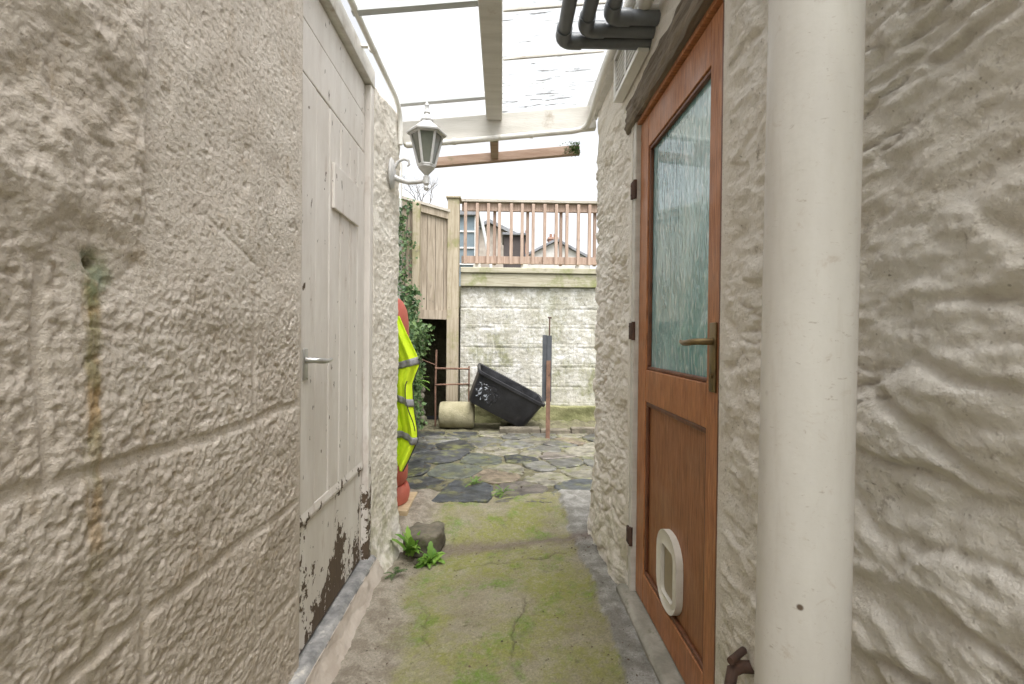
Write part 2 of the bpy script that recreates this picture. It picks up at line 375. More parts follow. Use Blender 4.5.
# ------------------------------------------------------------------ mesh helpers
class MB:
    def __init__(s): s.v = []; s.f = []; s.mi = []; s.cols = []
    def add(s, vs, fs, mi=0):
        o = len(s.v); s.v += [tuple(p) for p in vs]
        for f in fs: s.f.append(tuple(i + o for i in f)); s.mi.append(mi)
        return s
    def box(s, x0, x1, y0, y1, z0, z1, bev=.003, M=None, mi=0, jit=0):
        bm = bmesh.new(); bmesh.ops.create_cube(bm, size=1)
        for v in bm.verts:
            v.co = Vector(((x0 + x1) / 2 + v.co.x * (x1 - x0), (y0 + y1) / 2 + v.co.y * (y1 - y0), (z0 + z1) / 2 + v.co.z * (z1 - z0)))
        if bev > 0: bmesh.ops.bevel(bm, geom=bm.edges[:], offset=min(bev, .45 * min(x1 - x0, y1 - y0, z1 - z0)), segments=2, affect='EDGES', profile=.5)
        if jit:
            for v in bm.verts: v.co += Vector([random.uniform(-jit, jit) for _ in range(3)])
        if M is not None: bmesh.ops.transform(bm, matrix=M, verts=bm.verts[:])
        bm.verts.index_update(); s.add([v.co for v in bm.verts], [[v.index for v in f.verts] for f in bm.faces], mi); bm.free(); return s
    def tube(s, pts, rad, seg=12, cap=True, mi=0):
        pts = [Vector(p) for p in pts]; n = len(pts)
        if not hasattr(rad, '__len__'): rad = [rad] * n
        vs = []; up = None
        for i, p in enumerate(pts):
            d = (pts[min(i + 1, n - 1)] - pts[max(i - 1, 0)]).normalized()
            if up is None: up = Vector((0, 0, 1)) if abs(d.z) < .9 else Vector((1, 0, 0))
            a = d.cross(up).normalized(); b = a.cross(d).normalized(); up = b
            for k in range(seg):
                t = 2 * math.pi * k / seg; vs.append(p + (a * math.cos(t) + b * math.sin(t)) * rad[i])
        fs = [[i * seg + k, i * seg + (k + 1) % seg, (i + 1) * seg + (k + 1) % seg, (i + 1) * seg + k] for i in range(n - 1) for k in range(seg)]
        if cap: fs += [list(range(seg))[::-1], [(n - 1) * seg + k for k in range(seg)]]
        return s.add(vs, fs, mi)
    def lathe(s, prof, c, seg=24, mi=0, M=None, phase=0):
        vs = []
        for r, z in prof:
            for k in range(seg):
                t = 2 * math.pi * k / seg + phase; p = Vector((r * math.cos(t), r * math.sin(t), z))
                vs.append((M @ p if M is not None else p) + Vector(c))
        n = len(prof)
        fs = [[i * seg + k, i * seg + (k + 1) % seg, (i + 1) * seg + (k + 1) % seg, (i + 1) * seg + k] for i in range(n - 1) for k in range(seg)]
        fs += [list(range(seg))[::-1], [(n - 1) * seg + k for k in range(seg)]]
        return s.add(vs, fs, mi)
    def prism(s, poly, off, mi=0):
        n = len(poly); vs = [Vector(p) for p in poly] + [Vector(p) + Vector(off) for p in poly]
        return s.add(vs, [list(range(n))[::-1], list(range(n, 2 * n))] + [[i, (i + 1) % n, n + (i + 1) % n, n + i] for i in range(n)], mi)
    def leaf(s, p, d, up, L, W, mi=0):
        d = d.normalized(); a = d.cross(up)
        if a.length < 1e-3: a = d.orthogonal()
        a.normalize(); nn = a.cross(d)
        return s.add([p, p + d * L * .45 + a * W * .5 + nn * L * .08, p + d * L - nn * L * .1, p + d * L * .45 - a * W * .5 + nn * L * .08, p + d * L * .5],
                     [[0, 1, 4], [1, 2, 4], [2, 3, 4], [3, 0, 4]], mi)
    def build(s, name, mats, parent=None, smooth=False, wloc=None):
        loc = parent_loc(parent) if wloc is None else Vector(wloc)
        me = bpy.data.meshes.new(name); me.from_pydata([tuple(Vector(v) - loc) for v in s.v], [], s.f)
        if not isinstance(mats, (list, tuple)): mats = [mats]
        for m in mats: me.materials.append(m)
        if len(mats) > 1: me.polygons.foreach_set('material_index', s.mi)
        bm = bmesh.new(); bm.from_mesh(me); bmesh.ops.recalc_face_normals(bm, faces=bm.faces[:]); bm.to_mesh(me); bm.free()
        if smooth:
            me.polygons.foreach_set('use_smooth', [True] * len(me.polygons))
            try: me.set_sharp_from_angle(angle=R(40))
            except Exception: pass
        o = bpy.data.objects.new(name, me); C.objects.link(o)
        if parent: o.parent = parent
        if wloc is not None: o.location = loc - (parent_loc(parent) if parent else Vector())
        elif parent is None: pass
        return o
def parent_loc(p):
    t = Vector()
    while p: t += p.location; p = p.parent
    return t
def tag(o, label=None, cat=None, group=None, kind=None):
    if label: o['label'] = label
    if cat: o['category'] = cat
    if group: o['group'] = group
    if kind: o['kind'] = kind
    return o
def thing(name, loc, label, cat, group=None):
    o = bpy.data.objects.new(name, None); C.objects.link(o); o.location = loc; o.empty_display_size = .1
    return tag(o, label, cat, group)

def relief(name, us, vs, hfun, place, back, mat, parent=None, hole=None, attr=None):
    us = np.asarray(us); vs = np.asarray(vs)
    U, V = np.meshgrid(us, vs); H = hfun(U, V); nu, nv = len(us), len(vs)
    P = np.stack(place(U, V, H), -1).reshape(-1, 3)
    idx = np.arange(nu * nv).reshape(nv, nu)
    q = np.stack([idx[:-1, :-1], idx[:-1, 1:], idx[1:, 1:], idx[1:, :-1]], -1).reshape(-1, 4)
    if hole is not None:
        cu = (U[:-1, :-1] + U[1:, 1:]) / 2; cv = (V[:-1, :-1] + V[1:, 1:]) / 2
        q = q[~hole(cu, cv).reshape(-1)]
    e = np.concatenate([q[:, [0, 1]], q[:, [1, 2]], q[:, [2, 3]], q[:, [3, 0]]])
    key = np.sort(e, 1); kk = key[:, 0].astype(np.int64) * (nu * nv) + key[:, 1]
    u_, inv, cnt = np.unique(kk, return_inverse=True, return_counts=True)
    be = e[cnt[inv] == 1]
    bidx = np.unique(be); mp = -np.ones(nu * nv, int); mp[bidx] = nu * nv + np.arange(len(bidx))
    B = np.stack(place(U, V, np.full_like(U, -back)), -1).reshape(-1, 3)[bidx]
    sk = np.stack([be[:, 1], be[:, 0], mp[be[:, 0]], mp[be[:, 1]]], -1)
    allv = np.concatenate([P, B]); allq = np.concatenate([q, sk])
    loc = np.array(parent_loc(parent)); allv = allv - loc
    me = bpy.data.meshes.new(name); me.vertices.add(len(allv)); me.vertices.foreach_set('co', allv.astype(np.float32).ravel())
    me.loops.add(len(allq) * 4); me.loops.foreach_set('vertex_index', allq.astype(np.int32).ravel())
    me.polygons.add(len(allq)); me.polygons.foreach_set('loop_start', np.arange(0, len(allq) * 4, 4, dtype=np.int32))
    sm = np.ones(len(allq), bool); sm[len(q):] = False
    me.polygons.foreach_set('use_smooth', sm); me.materials.append(mat); me.update(calc_edges=True)
    if attr is not None:
        a = me.attributes.new('mask', 'FLOAT', 'POINT'); vals = np.zeros(len(allv), np.float32); vals[:nu * nv] = attr(U, V).ravel(); a.data.foreach_set('value', vals)
    o = bpy.data.objects.new(name, me); C.objects.link(o)
    if parent: o.parent = parent
    return o
def lin(a, b, st): return np.linspace(a, b, max(2, int(round((b - a) / st)) + 1))

# ------------------------------------------------------------------ ground
g = MB(); g.box(-60, 60, -40, 6.4, -.6, -.25, 0); tag(g.build('ground', MT['grass']), kind='structure')
def crack_m(X, Y):
    c1 = 2.50 + .045 * fbm(X * 5, X * 0 + 3.3, 4, 5) + .10 * X
    w = np.where((X > -.24) & (X < .36), 1, 0) * (.25 + .75 * sst(-.2, .3, fbm(X * 6, Y * 0, 2, 8)))
    c2 = .075 + .03 * fbm(Y * 7, Y * 0 + 1.7, 4, 6) + (Y - 1.95) * .16
    c3 = -.30 + .04 * fbm(Y * 6, Y * 0 + 4.7, 4, 16) - (Y - 2.0) * .3
    return np.clip(w * np.exp(-((Y - c1) / .008) ** 2) + np.exp(-((X - c2) / .004) ** 2) * sst(1.7, 1.8, Y) * sst(2.2, 2.1, Y) + .6 * np.exp(-((X - c3) / .004) ** 2) * sst(1.8, 1.9, Y) * sst(2.3, 2.2, Y), 0, 1)
def floor_h(X, Y):
    h = fbm(X * 4, Y * 4, 5, 11) * .007 + fbm(X * 22, Y * 22, 3, 31) * .0022
    h -= .012 * crack_m(X, Y) + .004 * sst(.25, .6, fbm(X * 15, Y * 15, 2, 41))
    h += .0035 * sst(-.05, .35, fbm(X * 11, Y * 11, 4, 46)) * (.5 + .5 * fbm(X * 60, Y * 60, 2, 47))
    h += .018 * sst(.40, .44, X + .02 * fbm(Y * 4, Y * 0, 3, 9)) - .004
    h += .02 * sst(-.44, -.53, X)
    h -= .095 * np.clip((.40 - X) / .9, 0, 1) * sst(3.0, 2.75, Y)
    h -= .028 * sst(2.70, 2.76, Y + .03 * fbm(X * 5, X * 0, 3, 14)) - .036 * sst(2.86, 3.24, Y)
    return h
tag(relief('concrete_path', lin(-.72, .68, .0065), np.concatenate([lin(-1.6, 1.35, .05), lin(1.357, 3.5, .0065)]), floor_h, lambda U, V, H: (U, V, H), .1, MT['floor'], attr=crack_m), kind='structure')
tag(relief('yard_ground', lin(-1.6, 3.2, .02), lin(3.46, 6.6, .02), lambda X, Y: -.001 + fbm(X * 6, Y * 6, 4, 3) * .012 + fbm(X * 30, Y * 30, 2, 3) * .003, lambda U, V, H: (U, V, H), .1, MT['soil']), kind='structure')

# slate and stone flags: one paved surface
def clip(poly, px, py, nx, ny):
    out = []
    for i in range(len(poly)):
        a = poly[i]; b = poly[(i + 1) % len(poly)]
        da = (a[0] - px) * nx + (a[1] - py) * ny; db = (b[0] - px) * nx + (b[1] - py) * ny
        if da <= 0: out.append(a)
        if da * db < 0:
            t = da / (da - db); out.append((a[0] + (b[0] - a[0]) * t, a[1] + (b[1] - a[1]) * t))
    return out
DK = (.075, .080, .086); GG = (.13, .145, .125); GY = (.20, .20, .185); BE = (.285, .27, .22); PK = (.265, .235, .21); OR = (.30, .245, .18); BL = (.105, .118, .132)
seeds = [(-.27, 3.55, BL), (-.58, 3.62, DK), (-.14, 4.42, GG), (-.18, 5.2, GY), (-.58, 4.55, DK), (-.68, 5.3, GY), (.19, 4.45, DK), (.17, 3.55, PK), (.37, 3.85, BE),
         (.60, 3.62, BL), (.55, 4.30, GY), (.80, 4.8, BE), (.45, 4.85, GY), (.20, 5.07, GY), (-.02, 3.92, OR), (.76, 5.25, OR), (.27, 3.32, BE), (.48, 3.36, GY), (-.85, 4.1, DK),
         (-.5, 5.05, DK), (.06, 4.78, BE), (.32, 4.62, BE), (.33, 4.22, GY), (.10, 4.12, BE), (.70, 4.05, BE), (.46, 4.58, PK), (.62, 5.1, GY), (.38, 5.25, BE), (-.36, 4.05, GG), (-.1, 5.62, BE), (.2, 5.5, GY),
         (-.44, 5.6, DK), (.5, 5.55, GY), (.8, 5.6, BE), (.95, 4.3, GY), (1.0, 3.8, BE), (.92, 3.4, PK), (1.05, 5.0, BE), (1.1, 5.4, GY), (-.86, 4.9, DK), (-.9, 3.5, GY), (-.86, 5.65, DK)]
for i in range(40): seeds.append((random.uniform(1.25, 3.0), random.uniform(3.3, 5.7), random.choice([BE, GY, GG, PK, BL])))
sb = MB(); scol = []
for i, (sx, sy, col) in enumerate(seeds):
    poly = [(-1.0, 3.27), (3.1, 3.27), (3.1, 5.72), (-1.0, 5.72)]
    for j, (tx, ty, _) in enumerate(seeds):
        if i != j:
            dx, dy = tx - sx, ty - sy; L = math.hypot(dx, dy)
            poly = clip(poly, sx + dx / 2 - dx / L * .007, sy + dy / 2 - dy / L * .007, dx / L, dy / L)
            if len(poly) < 3: break
    if len(poly) < 3: continue
    # break the straight edges up into chipped ones
    pts = []
    for k in range(len(poly)):
        a = Vector(poly[k] + (0,)); b = Vector(poly[(k + 1) % len(poly)] + (0,)); n = max(1, int((b - a).length / .05))
        for q in range(n):
            p = a.lerp(b, q / n)
            if q == 0: p += (Vector((sx, sy, 0)) - p).normalized() * random.uniform(.008, .03)
            else: p += Vector((random.uniform(-.013, .013), random.uniform(-.013, .013), 0))
            pts.append(p)
    tx, ty = random.uniform(-.022, .022), random.uniform(-.018, .018); z0 = random.uniform(.004, .016)
    zt = lambda p, s=0: z0 + (p.x - sx) * tx + (p.y - sy) * ty - s
    n = len(pts); cc = Vector((sx, sy, 0))
    inner = [p.lerp(cc, .06) for p in pts]
    vs = [(p.x, p.y, -.03) for p in pts] + [(p.x, p.y, zt(p, .007)) for p in pts] + [(p.x, p.y, zt(p)) for p in inner]
    fs = [[k, (k + 1) % n, n + (k + 1) % n, n + k] for k in range(n)] + [[n + k, n + (k + 1) % n, 2 * n + (k + 1) % n, 2 * n + k] for k in range(n)] + [list(range(2 * n, 3 * n))]
    sb.add(vs, fs); jj = random.uniform(.42, .74); scol += [tuple(c * jj for c in col)] * len(fs)
so = sb.build('slate_paving', MT['slab'])
ca = so.data.color_attributes.new('Col', 'FLOAT_COLOR', 'CORNER')
for p in so.data.polygons:
    for li in p.loop_indices: ca.data[li].color = scol[p.index] + (1,)
tag(so, kind='structure')

# ------------------------------------------------------------------ outbuilding on the left
ob = thing('outbuilding', (-.75, 1.6, 0), 'cream roughcast block outbuilding with a peeling white plank door, along the left side', 'outbuilding')
joints_h = [.28, .59, .90]
vj = {0: [.75, 1.0, 1.45], 1: [.913, 1.34], 2: [.62, .913, 1.085], 3: [.72, 1.32], 4: []}
def lw_h(U, V):
    n = lambda f, o=3, s=0: fbm(U * f, V * f, o, s)
    low = sst(1.34, 1.12, V + .12 * n(4, 2, 51))
    rough = .13 + .87 * low + .26 * sst(.95, .85, U) * (1 - low)
    wj = lambda x, w: np.exp(-(x / w) ** 4)
    wob = .010 * n(4, 2, 21); J = np.zeros_like(U)
    for k, z in enumerate(joints_h): J = np.maximum(J, wj(V - z - wob, .013) * sst(-1.0, -.3, n(2.5, 2, 90 + k)))
    edges = [-.2] + joints_h + [1.24]
    for k in range(4):
        band = (V > edges[k]) & (V <= edges[k + 1])
        for y in vj[k]: J = np.maximum(J, np.where(band, wj(U - y - wob, .011), 0) * sst(-.6, .1, n(3, 2, 95 + k)))
    J *= low; rough = rough * (1 - .85 * J)
    h = n(3.2, 3, 1) * .006 - .0042 * J
    wx, wy = U + .006 * n(30, 2, 62), V + .006 * n(30, 2, 63)
    f1, f2, kk = worley(wx * 62, wy * 62, 64); g1, g2, gk = worley(wx * 27, wy * 30, 66)
    h += .85 * rough * (n(20, 3, 3) * .0020 + (.5 - f1) * .0042 * kk + (.45 - g1) * .0050 * sst(.45, .8, gk) + n(95, 2, 71) * .0018)
    h -= rough * .0030 * sst(.15, .6, n(40, 2, 77))
    h -= (1 - low) * .0016 * sst(.30, .55, n(75, 2, 79)) + (1 - low) * .0025 * sst(.55, .7, n(22, 2, 80))
    h += .007 * np.exp(-((U - .908 - .004 * n(9, 2, 33)) / .007) ** 2) * sst(1.30, 1.36, V)
    # thicker, lumpier coat on the near upper part ends in a soft vertical lip
    patch = sst(.905 + .006, .893, U + .004 * n(12, 2, 33)) * sst(1.26, 1.36, V + .05 * n(6, 2, 35))
    h += patch * (.011 + n(7, 3, 41) * .007 + n(20, 2, 43) * .0035)
    # broken plaster round the old pipe hole
    d = np.hypot(U - .806, V - 1.246)
    h += .004 * np.exp(-((d - .075) / .03) ** 2) * n(14, 2, 44)
    h -= .03 * sst(.013, .008, d + .003 * n(60, 2, 45)) + .006 * sst(.035, .01, d)
    # scratch and trowel marks
    s = (V - 1.40) - (U - 1.10) * -.35
    h -= .0022 * np.exp(-(s / .007) ** 2) * sst(1.08, 1.1, U) * sst(1.36, 1.3, U)
    h += .006 * sst(1.60, 1.655, U) * 0
    return h
relief('wall', np.concatenate([lin(-1.6, .42, .06), lin(.425, 1.62, .0034)]), lin(-.14, 2.372, .0034), lw_h,
       lambda U, V, H: (-.672 + H * sst(1.63, 1.56, U), U, V), .25, MT['lwall'], ob)
def pier_h(U, V):
    h = fbm(U * 6, V * 6, 4, 7) * .007 + fbm(U * 34, V * 34, 3, 17) * .003
    h += .075 * np.exp(-np.clip(V + .1, 0, 9) / .10) * (1 + .3 * fbm(U * 9, V * 9, 2, 19)) - .03 * sst(2.775, 2.83, U + .01 * fbm(V * 5, V * 0, 3, 20))
    return h
relief('wall', lin(2.452, 2.80, .005), lin(-.14, 2.39, .005), pier_h, lambda U, V, H: (-.655 + (U - 2.45) * .17 + H, U, V), .3, MT['rwall'], ob)
# the door
d = MB(); ys = [1.625, 1.775, 1.91, 2.035, 2.16, 2.275, 2.388]
for a, b in zip(ys[:-1], ys[1:]): d.box(-.725, -.685 + random.uniform(-.0015, .0015), a + .0022, b - .0022, .500, 2.028, .006)
door = d.build('door', MT['dpaint'], ob); tag(door, 'white plank door flaking to brown at its foot')
p = MB(); p.box(-.725, -.689, 1.625, 2.388, .028, .468, .003); p.build('kick_panel', MT['dpaint'], door)
p = MB(); p.prism([(-.725, 1.625, .470), (-.6815, 1.625, .474), (-.680, 1.625, .486), (-.684, 1.625, .514), (-.725, 1.625, .514)], (0, .763, 0)); p.build('weather_rail', MT['dpaint'], door)
p = MB(); p.box(-.684, -.671, 1.93, 2.26, 1.64, 1.82, .003); p.build('ledge_board', MT['dpaint'], door)
hd = MB(); hd.box(-.685, -.678, 1.662, 1.697, .975, 1.085, .003)
hd.tube([(-.68, 1.68, 1.045), (-.650, 1.68, 1.045), (-.632, 1.69, 1.043), (-.627, 1.71, 1.041), (-.628, 1.75, 1.040), (-.632, 1.795, 1.043)], [.012, .010, .0105, .0095, .008, .006], 12)
hd.build('handle', MT['steel'], door, True)
p = MB(); p.box(-.725, -.686, 1.625, 2.388, 2.034, 2.214, .003); p.build('header_board', MT['dpaint'], ob)
p = MB(); p.box(-.725, -.688, 1.625, 2.388, 2.219, 2.372, .003); p.build('header_board', MT['dpaint'], ob)
p = MB(); p.box(-.74, -.657, 2.392, 2.449, .01, 2.372, .004); p.build('door_post', MT['dpaint'], ob)
p = MB(); p.box(-.745, -.73, 1.60, 2.39, .0, 2.37, 0); p.build('gap_shade_backing', MT['dark'], ob)  # added dark sheet, its colour stands for the shade in the plank gaps
p = MB(); p.box(-.80, -.652, -1.6, 2.445, 2.376, 2.462, .004); p.build('wall_plate', MT['beam'], ob)
def sill_top(U, V): return fbm(U * 14, V * 14, 4, 61) * .004
relief('door_sill', lin(-.735, -.628, .006), lin(1.45, 2.46, .006), sill_top, lambda U, V, H: (U, V, .016 + H - .015 * sst(-.645, -.628, U)), .03, MT['slate'], ob)
relief('sill_face', lin(0, 1, .04), lin(1.46, 2.46, .008), lambda U, V: fbm(U * 2, V * 9, 4, 63) * .006, lambda U, V, H: (-.628 + .07 * U ** 1.3 + H * .8, V, .003 - .125 * U + H * .4), .1, MT['concrete'], ob)

# ------------------------------------------------------------------ cottage on the right
co = thing('cottage', (.62, 1.6, 0), 'cream painted rubble stone cottage with a half glazed brown door, along the right side', 'cottage')
def rw_h(U, V):
    wx = U + .05 * fbm(U * 3, V * 3, 3, 101); wy = V + .045 * fbm(U * 3, V * 3, 3, 111) + .03 * np.sin(U * 2.1)
    f1, f2, k = worley(wx * 4.6, wy * 10, 121); e = f2 - f1
    st = sst(.0, .26, e); amp = sst(2.28, 2.15, V)
    far = 1 + .0 * U
    h = (st - .6) * .015 * (.4 + 1.1 * k) * sst(-.35, .25, fbm(U * 2.2, V * 2.2, 2, 125)) + (k - .5) * .014
    h += fbm(U * 2.6, V * 4.5, 4, 131) * .011
    r = 1 - np.abs(fbm(U * 4.5, V * 11 + U * 2, 3, 141)); h += (r - .75) * .008
    h += fbm(U * 12, V * 26, 3, 151) * .0060
    h -= .010 * sst(.80, .97, 1 - np.abs(fbm(U * 5 + V * 3, V * 16, 3, 155))) * sst(.0, .5, fbm(U * 3, V * 3, 2, 157))
    h += .0035 * np.abs(fbm(U * 32, V * 46, 2, 158)) * sst(-.2, .4, fbm(U * 4, V * 5, 2, 159))
    h += fbm(U * 62, V * 70, 3, 161) * .0022
    c1, c2, ck = worley((U + .01 * fbm(U * 20, V * 20, 2, 165)) * 24, (V + .01 * fbm(U * 20, V * 20, 2, 166)) * 34, 167); h += (.5 - c1) * .006 * sst(.55, .9, ck)
    h *= (.25 + .75 * amp) * .76
    # corner at the yard end is rounded off and the foot bellies out
    h -= .10 * sst(2.80, 2.92, U + .02 * fbm(V * 6, V * 0, 3, 171)) ** 2
    h += .045 * np.exp(-np.clip(V, 0, 9) / .22) * sst(2.05, 2.3, U)
    # dressed smooth close to the door opening
    dd = np.maximum(np.maximum(1.235 - U, U - 2.11), V - 2.09); q = sst(.012, .06, dd)
    return h * (.04 + .96 * q)
relief('wall', np.concatenate([lin(-1.6, .36, .06), lin(.365, 2.905, .0048)]), np.concatenate([lin(-.03, 2.46, .0048)]), rw_h,
       lambda U, V, H: (.565 - H - .012 * sst(2.1, 2.9, U), U, V), .30, MT['rwall'], co, hole=lambda U, V: (U > 1.232) & (U < 2.105) & (V < 2.075))
p = MB()
Y0, Y1, X0, X1 = 1.272, 2.056, .588, .630
p.box(X0, X1, Y0, Y0 + .093, .045, 2.045, .003); p.box(X0, X1, Y1 - .105, Y1, .045, 2.045, .003)
for z0, z1 in ((1.915, 2.045), (.875, 1.005), (.045, .165)): p.box(X0 + .001, X1 - .001, Y0 + .0935, Y1 - .1055, z0, z1, .003)
door2 = p.build('door', MT['oak'], co); tag(door2, 'varnished brown door, rippled glass above and a cat flap below')
ya, yb = Y0 + .0935, Y1 - .1055
p = MB(); p.box(X0 + .022, X0 + .030, ya, yb, 1.005, 1.915, .0008); p.build('pane', MT['pane'], door2)
p = MB(); p.box(X0 + .018, X0 + .032, ya, yb, .165, .875, .001); p.build('panel', MT['panel'], door2)
p = MB()
for (a, b, z0, z1) in ((ya, yb, .1655, .183), (ya, yb, .857, .8745), (ya, ya + .016, .1835, .8565), (yb - .016, yb, .1835, .8565)): p.box(X0 + .004, X0 + .0175, a, b, z0, z1, .005)
p.build('panel_moulding', MT['oakdark'], door2)
p = MB()
for (a, b, z0, z1) in ((ya, yb, 1.0055, 1.019), (ya, yb, 1.901, 1.9145), (ya, ya + .012, 1.0195, 1.9005), (yb - .012, yb, 1.0195, 1.9005)): p.box(X0 + .006, X0 + .0215, a, b, z0, z1, .004)
p.build('glazing_bead', MT['oakdark'], door2)
p = MB(); p.box(X0 - .006, X0 - .0005, 1.297, 1.338, .985, 1.178, .002)
p.tube([(X0 - .004, 1.317, 1.125), (X0 - .045, 1.317, 1.125), (X0 - .055, 1.328, 1.124), (X0 - .056, 1.36, 1.122), (X0 - .054, 1.40, 1.120), (X0 - .050, 1.432, 1.124)], [.010, .009, .009, .009, .008, .006], 12)
p.tube([(X0 - .004, 1.317, 1.03), (X0 - .011, 1.317, 1.03)], .008, 12)
p.build('handle', MT['brass'], door2, True)
def rrect(cy, cz, w, h, r, n=6):
    o = []
    for qx, qz, a0 in ((1, 1, 0), (-1, 1, 90), (-1, -1, 180), (1, -1, 270)):
        for k in range(n + 1):
            a = R(a0 + 90 * k / n); o.append((cy + qx * (w / 2 - r) + r * math.cos(a), cz + qz * (h / 2 - r) + r * math.sin(a)))
    return o
def ring_mesh(mb, outer, inner, xf, xb, dome=.006):
    n = len(outer); mid = [((a[0] + b[0]) / 2, (a[1] + b[1]) / 2) for a, b in zip(outer, inner)]
    vs = [(xb, *q) for q in outer] + [(xf + dome, *q) for q in outer] + [(xf, *q) for q in mid] + [(xf + dome * .6, *q) for q in inner] + [(xb, *q) for q in inner]
    mb.add(vs, [[r * n + k, r * n + (k + 1) % n, (r + 1) * n + (k + 1) % n, (r + 1) * n + k] for r in range(4) for k in range(n)])
cy, cz = 1.665, .318; xp = X0 + .018
p = MB(); ring_mesh(p, rrect(cy, cz, .205, .275, .092), rrect(cy, cz - .008, .118, .175, .022), xp - .016, xp - .0005, -.008); p.build('cat_flap_frame', MT['flap'], door2, True)
p = MB(); p.prism([(xp - .009, a, b) for a, b in rrect(cy, cz - .008, .112, .169, .02)], (.006, 0, 0)); p.build('cat_flap', MT['flapin'], door2)
for z in (1.775, 1.165, .275):
    p = MB(); p.box(.556, .566, 2.062, 2.098, z - .036, z + .036, .002); p.tube([(.566, 2.060, z - .04), (.566, 2.060, z + .04)], .008, 10)
    for q in (-.02, .02): p.tube([(.556, 2.082, z + q), (.553, 2.082, z + q)], .005, 8)
    p.build('hinge', MT['rustdark'], door2, True)
p = MB(); p.box(.567, .66, 2.060, 2.103, .02, 2.072, .004); fj = p.build('door_frame', MT['beam'], co)
p = MB(); p.box(.575, .66, 1.236, 1.268, .02, 2.072, .004); p.build('door_frame', MT['oakdark'], co)
p = MB(); p.box(.572, .66, 1.2685, 2.0595, 2.049, 2.073, .003); p.build('door_head', MT['oak'], co)
p = MB(); p.box(.655, .665, 1.22, 2.11, 0, 2.08, 0); p.build('gap_shade_backing', MT['dark'], co)  # added dark sheet behind the leaf, coloured as shade in its gaps
# old timber lintel
def lin_h(U, V):
    return fbm(U * 4, V * 14, 3, 201) * .005 + fbm(U * 7, V * 80, 3, 203) * .005 - .008 * sst(2.09, 2.062, V + .015 * fbm(U * 4, U * 0, 3, 205)) * 1 - .012 * sst(2.15, 2.19, U) ** 2
relief('lintel', lin(.95, 2.19, .006), lin(2.064, 2.175, .004), lin_h, lambda U, V, H: (.546 - H - .01 * (2 - U), U, V + .005 * fbm(U * 3, U * 0, 2, 207)), .12, MT['lintel'], co)
relief('door_sill', lin(.520, .60, .006), lin(1.20, 2.12, .008), lambda U, V: fbm(U * 12, V * 9, 4, 211) * .004, lambda U, V, H: (U, V, .040 + H - .012 * sst(.535, .522, U)), .06, MT['sillgrey'], co)
# plain render strip above the door and the plate the roof sits on
p = MB(); p.box(.50, .565, -1.6, 2.93, 2.462, 2.545, .004); p.build('wall_plate', MT['beam'], co)

# louvred vent
vt = thing('wall_vent', (.53, 2.08, 2.27), 'white louvred air vent high on the stone wall below the roof', 'vent')
p = MB()
for (a, b, z0, z1) in ((1.86, 2.27, 2.245, 2.262), (1.86, 2.27, 2.437, 2.458), (1.86, 1.877, 2.2625, 2.4365), (2.253, 2.27, 2.2625, 2.4365)): p.box(.515, .560, a, b, z0, z1, .003)
p.build('vent_frame', MT['white'], vt)
p = MB(); p.box(.530, .558, 1.8775, 2.2525, 2.263, 2.436, 0); p.build('vent_shade', MT['dark'], vt)  # near-black block in place of the shade behind the slats
for k in range(7):
    z = 2.274 + k * .0225; p = MB(); p.box(.522, .5295, 1.8775, 2.2525, z, z + .007, .001); p.build('slat', MT['white'], vt)
p = MB(); p.box(.516, .5215, 2.06, 2.07, 2.263, 2.436, .001); p.build('mullion', MT['white'], vt)

# big soil pipe close to the camera
sp = thing('soil_pipe', (.405, .632, 0), 'thick cream plastic soil pipe standing in front of the stone wall', 'pipe')
p = MB(); n = 40; p.tube([(.402 + .017 * k / n, .634, 2.75 * k / n) for k in range(n + 1)], .055, 64); p.build('pipe', MT['pvc'], sp, True)
p = MB(); p.box(.4685, .49, .628, .640, 1.592, 1.612, .003); p.build('bracket', MT['rustdark'], sp)
# dark waste pipes under the roof
lab = ['dark grey waste pipe farthest from the stone wall, bending under the roof', 'dark grey waste pipe between its two neighbours, bending under the roof', 'dark grey waste pipe nearest the stone wall, bending under the roof']
for k, (x, y, z) in enumerate(((.222, 1.87, 2.285), (.30, 1.82, 2.30), (.385, 1.77, 2.315))):
    w = thing('waste_pipe', (.5, y, z), lab[k], 'pipe', 'dark waste pipes under the roof')
    r = .0255; pts = [(x, .2, z + .03)] + [(x, y - .06 - j * .3, z + .015) for j in (4, 3, 2, 1)] + [(x, y - .05, z)]
    p = MB(); p.tube(pts, r, 20); p.build('pipe_run', MT['greypipe'], w, True)
    p = MB(); p.tube([(x, y - .075, z + .001), (x, y - .035, z)] + [(x + .035 * (1 - math.cos(R(a))), y - .035 + .035 * math.sin(R(a)), z) for a in (20, 40, 60, 80, 90)] + [(x + .075, y, z)], r + .0045, 20); p.build('elbow', MT['greypipe'], w, True)
    p = MB(); p.tube([(x + .06, y, z), (.60, y, z)], r, 20); p.build('pipe_run', MT['greypipe'], w, True)
w = thing('overflow_pipe', (.52, 1.62, 2.36), 'short beige overflow pipe at the top of the stone wall beside the vent', 'pipe')
p = MB(); p.tube([(.505, 1.2, 2.375), (.505, 1.60, 2.36), (.505, 1.74, 2.357), (.512, 1.775, 2.352), (.535, 1.79, 2.35), (.58, 1.792, 2.35)], .026, 20); p.build('pipe_run', MT['pvc'], w, True)
p = MB(); p.tube([(.505, 1.70, 2.358), (.505, 1.745, 2.357)], .031, 20); p.build('collar', MT['pvc'], w, True)
